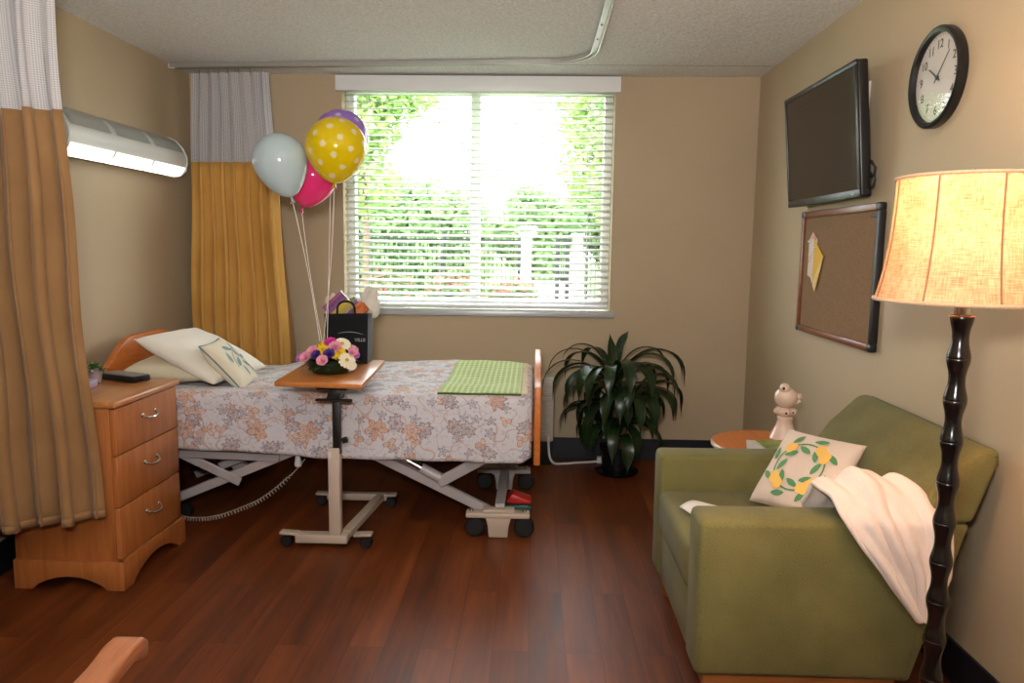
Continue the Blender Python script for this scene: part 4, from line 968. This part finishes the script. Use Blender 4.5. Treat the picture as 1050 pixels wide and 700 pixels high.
cbd = thing('corkboard', 'framed brown corkboard on the wall below the television', 'corkboard', (1.36, 3.47, 1.275))
def cork_mat():
    t = NT('cork'); co = t.coord(); n1 = t.noise(co, 160, 4, .75); n2 = t.noise(co, 500, 2); f = t.math('ADD', t.math('MULTIPLY', n1, .6), t.math('MULTIPLY', n2, .4))
    return t.done(t.bsdf(t.ramp(f, [(.32, lin(108, 82, 56)), (.68, lin(156, 126, 94))]), .9, 0, t.bump(f, .2, .003), .2))
KY0, KY1, KZ0, KZ1 = 3.035, 3.905, .978, 1.572
b = BM(); box(b, 1.358, XR - .001, KY0 + .02, KY1 - .02, KZ0 + .02, KZ1 - .02); obj('cork_panel', b, cork_mat(), cbd, smooth=False)
M_crail = wood('reddish frame wood', lin(104, 56, 32), lin(136, 80, 48), 1, .35)
for z0, z1 in ((KZ0, KZ0 + .03), (KZ1 - .03, KZ1)):
    b = BM(); box(b, 1.346, XR - .001, KY0 + .03, KY1 - .03, z0, z1, .004); obj('wood_rail', b, M_crail, cbd, label='reddish wood frame rail')
for y0, y1 in ((KY0, KY0 + .028), (KY1 - .028, KY1)):
    b = BM(); box(b, 1.346, XR - .001, y0, y1, KZ0 + .03, KZ1 - .03, .004); obj('side_rail', b, M_blackm if y0 < 3.2 else M_crail, cbd)
for y in (KY0, KY1 - .034):
    for z in (KZ0 - .002, KZ1 - .032):
        b = BM(); box(b, 1.343, XR - .001, y - .002, y + .036, z, z + .034, .008, 2); obj('corner_cap', b, M_black, cbd)
b = BM(); prism(b, [(3.80, 1.435), (3.755, 1.47), (3.70, 1.44), (3.70, 1.27), (3.735, 1.225), (3.755, 1.25), (3.80, 1.26)], 'x', 1.353, 1.3575); o = obj('greeting_card', b, cover_mat('red and white card', [lin(190, 60, 50), lin(230, 220, 210), lin(214, 190, 170)], 14), None, (1.355, 3.75, 1.35), smooth=False); tag(o, 'white card with red picture pinned to the corkboard', 'card')
b = BM(); prism(b, [(3.725, 1.435), (3.60, 1.355), (3.685, 1.185), (3.715, 1.215)], 'x', 1.349, 1.3525); o = obj('yellow_note', b, cover_mat('yellow card', [lin(226, 180, 40), lin(226, 180, 40), lin(236, 220, 190)], 9), None, (1.35, 3.66, 1.3), smooth=False); tag(o, 'tilted yellow edged note pinned over the white card on the corkboard', 'note')
for y, z, lab in ((3.775, 1.425, 'clear push pin holding the white card on the corkboard'), (3.70, 1.395, 'clear push pin holding the yellow note on the corkboard')):
    b = BM(); Mx = frame((1.3535 if y > 3.75 else 1.349, y, z), (0, 0, 1), (0, 1, 0), (-1, 0, 0)); lathe(b, [(.006, 0), (.004, .004), (.004, .010), (.006, .014), (0, .015)], n=12, M=Mx); o = obj('push_pin', b, M_white, None, Mx.translation); tag(o, lab, 'push pin', 'push pins on the corkboard')
b = BM(); box(b, 1.354, 1.3575, 3.07, 3.13, 1.515, 1.53, .002); obj('maker_badge', b, M_blackm, cbd)

ck = thing('wall_clock', 'round black framed wall clock with white dial beside the television', 'clock', (XR, 2.685, 1.968))
CKM = frame((XR - .001, 2.705, 1.970), (0, -1, 0), (0, 0, 1), (-1, 0, 0)); R = .168
b = BM(); lathe(b, [(R - .004, 0), (R, .006), (R, .028), (R - .008, .034), (R - .019, .030), (R - .022, .016), (R - .022, .002)], n=64, M=CKM, closed=True); obj('rim', b, M_black, ck)
b = BM(); lathe(b, [(0, .002), (R - .021, .002), (R - .021, .012), (0, .012)], n=64, M=CKM); obj('dial', b, simple('white dial', lin(220, 214, 206), .5, var=.02), ck)
b = BM()
for h_ in range(1, 13):
    a = radians(h_ * 30); Mn = CKM @ Matrix.Translation((sin(a) * .110, cos(a) * .110, .0128)); t = text_bm(str(h_), .042, Mn, .0004); merge(b, t)
obj('numeral_print', b, M_black, ck, smooth=False)
b = BM()
for k in range(60):
    a = radians(k * 6); l = .008 if k % 5 == 0 else .004; Mn = CKM @ Matrix.Rotation(-a, 4, 'Z'); box(b, -.0008, .0008, .142 - l, .142, .0122, .0128, 0, 1, 0, Mn)
obj('minute_marks', b, M_black, ck, smooth=False)
def hand(name, ang, L, w, z): 
    b = BM(); Mn = CKM @ Matrix.Rotation(-radians(ang), 4, 'Z'); prism(b, [(-w, -.02), (w, -.02), (w * .6, L), (-w * .6, L)], 'z', z, z + .0012); bmesh.ops.transform(b, matrix=Mn, verts=b.verts); obj(name, b, M_black, ck, smooth=False)
hand('hour_hand', 304, .068, .0035, .0145); hand('minute_hand', 43, .105, .0026, .0165)
b = BM(); lathe(b, [(.007, .012), (.007, .019), (0, .020)], n=16, M=CKM); obj('hub', b, M_black, ck)
b = BM(); lathe(b, [(R - .021, .021), (R - .08, .0235), (.0, .025)], n=48, M=CKM); obj('glass', b, M_glass, ck)

# ------------------------------------------------------------------ floor lamp
LX, LYY = .98, 1.75
def shade_mat():
    t = NT('burlap lamp shade'); uv = t.coord('UV')
    n1 = t.noise(t.scale(uv, (26, 420, 1)), 1, 3, .6); n2 = t.noise(t.scale(uv, (300, 34, 1)), 1, 3, .6); n3 = t.noise(uv, 12, 3)
    f = t.math('ADD', t.math('ADD', t.math('MULTIPLY', n1, .4), t.math('MULTIPLY', n2, .4)), t.math('MULTIPLY', n3, .2))
    c = t.ramp(f, [(.34, lin(150, 100, 66)), (.5, lin(214, 164, 120)), (.68, lin(240, 204, 164))])
    p = t.bsdf(c, .9, 0, t.bump(f, .3, .002), .1); tl = t.n('BsdfTranslucent'); t.set(tl.inputs[0], c); mx = t.n('MixShader'); mx.inputs[0].default_value = .15
    t.t.links.new(p.outputs[0], mx.inputs[1]); t.t.links.new(tl.outputs[0], mx.inputs[2]); return t.done(mx)
M_seam = fabric('shade trim', lin(196, 160, 124), weave=200)
lamp = thing('floor_lamp', 'black turned floor lamp with glowing burlap shade in front of the armchair', 'lamp', (LX, LYY, 0))
SZ0, SZ1 = 1.270, 1.545
def shade_r(t): return .155 + .004 * (1 - t) + .027 * (1 - t) ** 2.6
b = BM(); grid(b, 64, 12, lambda u, v: V((LX + shade_r(v) * cos(2 * pi * u), LYY + shade_r(v) * sin(2 * pi * u), lerp(SZ0, SZ1, v))), lambda u, v: (u * 1.2, v * .28), closeu=True)
sh = obj('lamp_shade', b, shade_mat(), lamp, angle=0)
for v, zz in ((0, SZ0), (1, SZ1)): 
    b = BM(); tube(b, [(LX + (shade_r(v) + .001) * cos(2 * pi * k / 64), LYY + (shade_r(v) + .001) * sin(2 * pi * k / 64), zz) for k in range(65)], .0045, 6, False)
    obj('trim', b, M_seam, sh)
b = BM()
for k in range(8):
    a = radians(-98 + 45 * k); tube(b, [(LX + (shade_r(v / 8) + .0006) * cos(a), LYY + (shade_r(v / 8) + .0006) * sin(a), lerp(SZ0, SZ1, v / 8)) for v in range(9)], .0022, 6)
obj('panel_seam', b, fabric('dark shade seam', lin(150, 104, 70)), sh)
b = BM()
for k in range(3):
    a = radians(30 + 120 * k); tube(b, [(LX, LYY, SZ1 - .012), (LX + (shade_r(1) - .003) * cos(a), LYY + (shade_r(1) - .003) * sin(a), SZ1 - .004)], .002, 6)
tube(b, [(LX, LYY, 1.30), (LX, LYY, SZ1 + .005)], .003, 8)
obj('harp', b, M_chrome, lamp)
b = BM(); lathe(b, [(.004, 0), (.009, .004), (.011, .012), (.007, .02), (0, .024)], (LX, LYY, SZ1 - .004), 16); obj('finial', b, M_lampblk, lamp)
b = BM(); sphere(b, (LX, LYY, 1.40), .03, 1, 1, 1.25, 20, 14); bulb = obj('bulb', b, emis('warm bulb', (1, .66, .34, 1), 10), lamp)
b = BM(); lathe(b, [(.016, 1.225), (.018, 1.232), (.016, 1.30), (.016, 1.355), (.012, 1.362)], (LX, LYY, 0), 16); obj('socket', b, M_chrome, lamp)
prof = [(.0, .001), (.135, .001), (.14, .010), (.13, .022), (.07, .034), (.03, .045), (.022, .06)]
z = .06; k = 0
seg = .0937
ztop_ = 1.235
ncol = 12; seg = (ztop_ - .06) / ncol
for i in range(ncol):
    z0 = .06 + i * seg
    for t in (.04, .12, .22, .34, .46, .58, .70, .80, .88, .94):
        prof.append((.0178 + .0075 * (.5 + .5 * cos(2 * pi * t)) ** 1.3, z0 + seg * t))
    prof += [(.0253, z0 + seg * .985), (.0243, z0 + seg * 1.0), (.0253, z0 + seg * 1.015)]
prof += [(.030, ztop_), (.0, ztop_ + .001)]
b = BM(); lathe(b, prof, (LX, LYY, 0), 28); obj('turned_pole', b, M_lampblk, lamp)
pl_ = bpy.data.lights.new('lamp bulb light', 'POINT'); pl_.energy = 20; pl_.color = (1, .54, .27); pl_.shadow_soft_size = .04
po = bpy.data.objects.new('lamp_bulb_light', pl_); COL.objects.link(po); po.location = (LX, LYY, 1.495); po['kind'] = 'helper'

# ------------------------------------------------------------------ wooden chair at the edge of the frame
wc = thing('wooden_chair', 'wooden armchair with curled arm tip at the bottom edge', 'chair', (-1.0, .95, 0))
M_cw = wood('salmon brown chair wood', lin(150, 92, 60), lin(178, 116, 80), 1, .32)
def chair_arm(x):
    b = BM(); P = [(.72, .655), (.95, .648), (1.12, .644), (1.20, .650), (1.25, .660), (1.285, .660), (1.305, .645), (1.305, .622), (1.29, .612), (1.275, .618), (1.26, .626), (1.22, .622), (1.12, .612), (.95, .615), (.72, .622)]
    prism(b, P, 'x', x - .029, x + .029, .008, 3); return b
for x in (-.735, -1.29):
    obj('armrest', chair_arm(x), M_cw, wc)
    b = BM(); tube(b, [(x, 1.20, 0), (x, 1.20, .4), (x, 1.19, .615)], [.02, .024, .02], 12); obj('leg', b, M_cw, wc)
    b = BM(); tube(b, [(x, .68, 0), (x, .72, .42), (x, .70, .66), (x, .62, 1.0)], [.02, .024, .022, .018], 12); obj('leg', b, M_cw, wc)
b = BM(); box(b, -1.27, -.735, .71, 1.22, .40, .47, .02, 3); obj('seat', b, M_uph, wc)
b = BM(); prism(b, [(-1.28, .95), (-1.0, 1.0), (-.725, .95), (-.725, .88), (-1.28, .88)], 'y', .615, .645, .006); obj('backrest', b, M_cw, wc)
b = BM(); box(b, -1.27, -.735, .665, .70, .55, .86, .015, 2); obj('back_pad', b, M_uph, wc)

# ------------------------------------------------------------------ outdoors
M_grass = simple('lawn', lin(110, 150, 70), .9, var=.25)
M_conc = simple('pale paving', lin(206, 200, 190), .9, var=.05)
b = BM(); box(b, -30, 30, YF + .3, 70, -.12, -.06); struct('lawn', b, M_grass, smooth=False)
b = BM(); prism(b, [(-.3, 7.0), (1.5, 7.0), (2.2, 60), (-1.2, 60)], 'z', -.06, -.045); struct('path', b, M_conc, smooth=False)
def leaf_cloud(b, blobs, n, size, rnd, green=True):
    tot = sum(r ** 2 for *_, r in blobs)
    for (cx, cy, cz, r) in blobs:
        for i in range(int(n * r * r / tot)):
            d = V((rnd.gauss(0, 1), rnd.gauss(0, 1), rnd.gauss(0, 1))).normalized(); p = V((cx, cy, cz)) + d * r * rnd.uniform(.55, 1.08)
            a = V((rnd.gauss(0, 1), rnd.gauss(0, 1), rnd.gauss(0, .5))).normalized(); c = a.cross(d).normalized(); s = size * rnd.uniform(.6, 1.3)
            b.faces.new([b.verts.new(v) for v in (p - a * s, p + c * s * .45, p + a * s, p - c * s * .45)])
def tree_leaf(name, c1, c2):
    t = NT(name); oi = t.coord(); nz = t.noise(oi, .9, 3, .7); c = t.ramp(nz, [(.3, c1), (.7, c2)])
    d = t.n('BsdfDiffuse'); t.set(d.inputs[0], c); tl = t.n('BsdfTranslucent'); t.set(tl.inputs[0], c); mx = t.n('MixShader'); mx.inputs[0].default_value = .35
    t.t.links.new(d.outputs[0], mx.inputs[1]); t.t.links.new(tl.outputs[0], mx.inputs[2]); return t.done(mx)
ML1 = tree_leaf('light tree leaves', lin(120, 158, 84), lin(188, 210, 140)); ML2 = tree_leaf('mid tree leaves', lin(112, 146, 100), lin(176, 200, 146)); ML3 = tree_leaf('dark shrub leaves', lin(84, 108, 78), lin(140, 164, 116))
M_bark = simple('bark', lin(110, 90, 70), .9, var=.2)
def tree(label, x, y, htr, blobs, n, mat, seed, size=.16, group='trees beyond the fence', cat='tree', name='garden_tree'):
    rnd = random.Random(seed); t = thing(name, label, cat, (x, y, -.06), group)
    b = BM(); tube(b, [(x, y, -.06), (x + .05, y, htr * .5), (x, y, htr)], [.08, .06, .03], 8); obj('trunk', b, M_bark, t)
    b = BM(); leaf_cloud(b, [(x + q[0], y + q[1], q[2], q[3]) for q in blobs], n, size, rnd); obj('foliage', b, mat, t, smooth=False)
tree('leafy tree high behind the balloons, beyond the iron fence', -3.4, 15.0, 3.6, [(-1.2, 0, 4.6, 1.2), (.0, 0, 5.0, 1.1), (-.6, .3, 3.6, 1.0), (.7, 0, 4.5, .8), (-1.6, 0, 3.0, .8), (.1, 0, 3.8, .7), (.1, 0, 2.6, .6)], 11000, ML1, 1, .10)
tree('tall green tree above the parked car', 3.0, 24, 5, [(-.6, 0, 5.6, 1.7), (.6, 0, 6.4, 1.7), (1.2, 0, 4.4, 1.9), (-.9, 0, 4.0, 1.4), (0, 0, 3.0, 1.4)], 13000, ML1, 2, .16)
tree('leafy tree at the edge of the window on the clock side', 2.2, 14.5, 3, [(0, 0, 4.8, .9), (-.3, 0, 3.8, .9), (.1, 0, 3.0, .9), (-.5, 0, 2.4, .7), (.3, 0, 5.4, .8)], 9000, ML2, 3, .10)
tree('rounded bushy tree low behind the long fence', -3.8, 25, 2, [(-1.2, 0, 2.6, 1.2), (.2, 0, 2.4, 1.2), (1.4, 0, 2.2, 1.0), (-2.4, 0, 2.2, 1.2), (.2, 0, 1.2, 1.2), (-1.4, 0, 1.2, 1.2), (1.6, 0, 1.0, .9)], 12000, ML2, 4, .14)
tree('small pale tree beside the window mullion', -.1, 27, 2, [(0, 0, 2.6, 1.0), (.9, 0, 2.2, .9), (-.8, 0, 1.6, .9), (.4, 0, 1.2, 1.0)], 6000, ML2, 5, .14)
tree('distant dense tree behind the parked car', 5.0, 40, 3, [(0, 0, 3.6, 2.2), (-2, 0, 2.8, 1.8), (2, 0, 3.0, 2.0), (-.6, 0, 1.6, 1.6)], 6000, ML3, 6, .3)
tree('distant dense tree at the far end of the long fence', -8, 34, 3, [(0, 0, 3.2, 2.2), (-2, 0, 2.6, 1.8), (2, 0, 2.6, 1.8), (0, 0, 1.4, 1.8)], 5000, ML3, 7, .3)
M_red = simple('red pink blossom', lin(214, 96, 96), .7, var=.2)
for i, (x, y, r, lab) in enumerate([(-4.98, 17.5, .60, 'flowering shrub farthest from the gate'), (-3.4, 17.3, .62, 'flowering shrub second farthest from the gate'), (-1.82, 17.4, .60, 'flowering shrub second nearest the gate'), (-.48, 17.2, .40, 'flowering shrub nearest the gate')]):
    rnd = random.Random(40 + i); s = thing('flowering_shrub', 'red ' + lab + ', in front of the iron fence', 'shrub', (x, y, -.06), 'flowering shrubs')
    b = BM(); leaf_cloud(b, [(x, y, .35, r * .8), (x + .3, y, .3, r * .66), (x - .3, y, .3, r * .66)], 1500, .07, rnd); obj('foliage', b, ML3, s, smooth=False)
    b = BM(); leaf_cloud(b, [(x, y, .40, r * .84), (x + .3, y, .36, r * .7), (x - .3, y, .36, r * .7)], 480, .055, rnd); obj('blossom', b, M_red, s, smooth=False)
M_iron = simple('black iron', lin(26, 28, 32), .5)
def fence(label, x0, x1, y, z1, np_):
    f = thing('iron_fence', label, 'fence', ((x0 + x1) / 2, y, -.06), 'iron fences')
    b = BM()
    for i in range(np_ + 1): x = lerp(x0, x1, i / np_); box(b, x - .011, x + .011, y - .011, y + .011, 0, z1)
    obj('picket_panel', b, M_iron, f, smooth=False)
    for z in (.12, z1 - .18, z1 - .04): 
        b = BM(); box(b, x0, x1, y - .018, y + .018, z, z + .04); obj('rail', b, M_iron, f, smooth=False)
    n = max(1, round((x1 - x0) / 2.2))
    for i in range(n + 1): 
        x = lerp(x0, x1, i / n); b = BM(); box(b, x - .04, x + .04, y - .04, y + .04, -.06, z1 + .08, .01); obj('post', b, M_iron, f)
fence('long black iron fence behind the flowering shrubs', -6.4, -.42, 20, 1.72, 52)
fence('short black iron fence panel between the pale gate posts', .52, .78, 18, 1.62, 5)
fence('black iron fence panel at the window edge past the second gate post', 1.22, 2.6, 18, 1.66, 13)
M_brick = simple('pale brick', lin(214, 196, 184), .9, var=.1)
for x, lab in ((-.21, 'pale gate post beside the flowering shrubs'), (1.0, 'pale gate post on the far side of the car')):
    g = thing('gate_post', lab, 'post', (x, 18, -.06), 'gate posts'); b = BM(); box(b, x - .12, x + .12, 17.88, 18.12, -.06, 1.62, .01); obj('shaft', b, M_brick, g); b = BM(); box(b, x - .16, x + .16, 17.84, 18.16, 1.62, 1.72, .02); obj('cap', b, M_conc, g)
# parked car
car = thing('parked_car', 'dark grey car parked beyond the gate posts', 'car', (.36, 32, -.05)); cx, cy = .36, 31
M_car = simple('dark blue grey car paint', lin(70, 76, 92), .25, .3, coat=.6); M_cglass = simple('dark car glass', lin(150, 160, 170), .1)
b = BM(); prism(b, [(cy, .22), (cy, .62), (cy + .25, .82), (cy + 1.1, .95), (cy + 3.6, .98), (cy + 4.2, .85), (cy + 4.3, .25)], 'x', cx - .88, cx + .88, .06, 3); obj('car_body', b, M_car, car)
b = BM(); prism(b, [(cy + 1.0, .94), (cy + 1.75, 1.42), (cy + 2.9, 1.46), (cy + 3.7, .97)], 'x', cx - .74, cx + .74, .06, 3); obj('cabin', b, M_car, car)
b = BM(); bar(b, (cx - .62, cy + 1.36, 1.185), (cx + .62, cy + 1.36, 1.185), .42, .01, .002, V((0, -.5, .8)).normalized()); obj('windscreen', b, M_cglass, car)
for x in (cx - .62, cx + .62): b = BM(); sphere(b, (x, cy + .06, .60), .13, 1.3, .6, .6); obj('headlight', b, M_white, car)
b = BM(); box(b, cx - .45, cx + .45, cy - .02, cy + .02, .38, .52, .01); obj('grille', b, M_black, car)
for x in (cx - .8, cx + .8):
    for y in (cy + .85, cy + 3.5):
        b = BM(); Mx = frame((x, y, .27), (0, 1, 0), (0, 0, 1), (1, 0, 0)); lathe(b, [(.1, -.1), (.3, -.1), (.32, -.07), (.32, .07), (.3, .1), (.1, .1)], n=24, M=Mx); obj('wheel', b, M_rubber, car)

# ------------------------------------------------------------------ light
w = bpy.data.worlds.new('World'); SC.world = w; w.use_nodes = True
bg = w.node_tree.nodes['Background']; bg.inputs[0].default_value = (.93, .97, 1.0, 1); bg.inputs[1].default_value = 10.0
def light(name, kind, loc, energy, col, rot=(0, 0, 0), **k):
    L = bpy.data.lights.new(name, kind); L.energy = energy; L.color = col
    for a, v in k.items(): setattr(L, a, v)
    o = bpy.data.objects.new(name, L); COL.objects.link(o); o.location = loc; o.rotation_euler = rot; return o
light('sun', 'SUN', (0, 0, 20), 3.0, (1, .96, .88), (radians(48), 0, radians(-15)), angle=.02)
light('overhead_fill', 'AREA', (-.4, -.5, H - .04), 10, (1, .93, .84), (0, 0, 0), shape='RECTANGLE', size=1.2, size_y=.6)  # unseen fill lamp added behind the camera to lift the room
light('upward_fill', 'AREA', (-.1, .0, 1.6), 108, (1, .975, .94), (pi - .7, 0, 0), shape='DISK', size=.25)  # added fill aimed up and forward to brighten the ceiling, no visible source
pt = light('window_portal', 'AREA', (-.375, YF + .25, 1.69), 1, (1, 1, 1), (radians(-90), 0, 0), shape='RECTANGLE', size=1.75, size_y=1.45)
pt.data.cycles.is_portal = True
SC.view_settings.view_transform = 'Standard'; SC.view_settings.look = 'None'; SC.view_settings.exposure = 0; SC.view_settings.gamma = 1
SC.cycles.use_denoising = True
SC.cycles.max_bounces = 10; SC.cycles.transparent_max_bounces = 16; SC.cycles.caustics_reflective = False; SC.cycles.caustics_refractive = False
SC.cycles.sample_clamp_indirect = 6
bpy.context.view_layer.update()
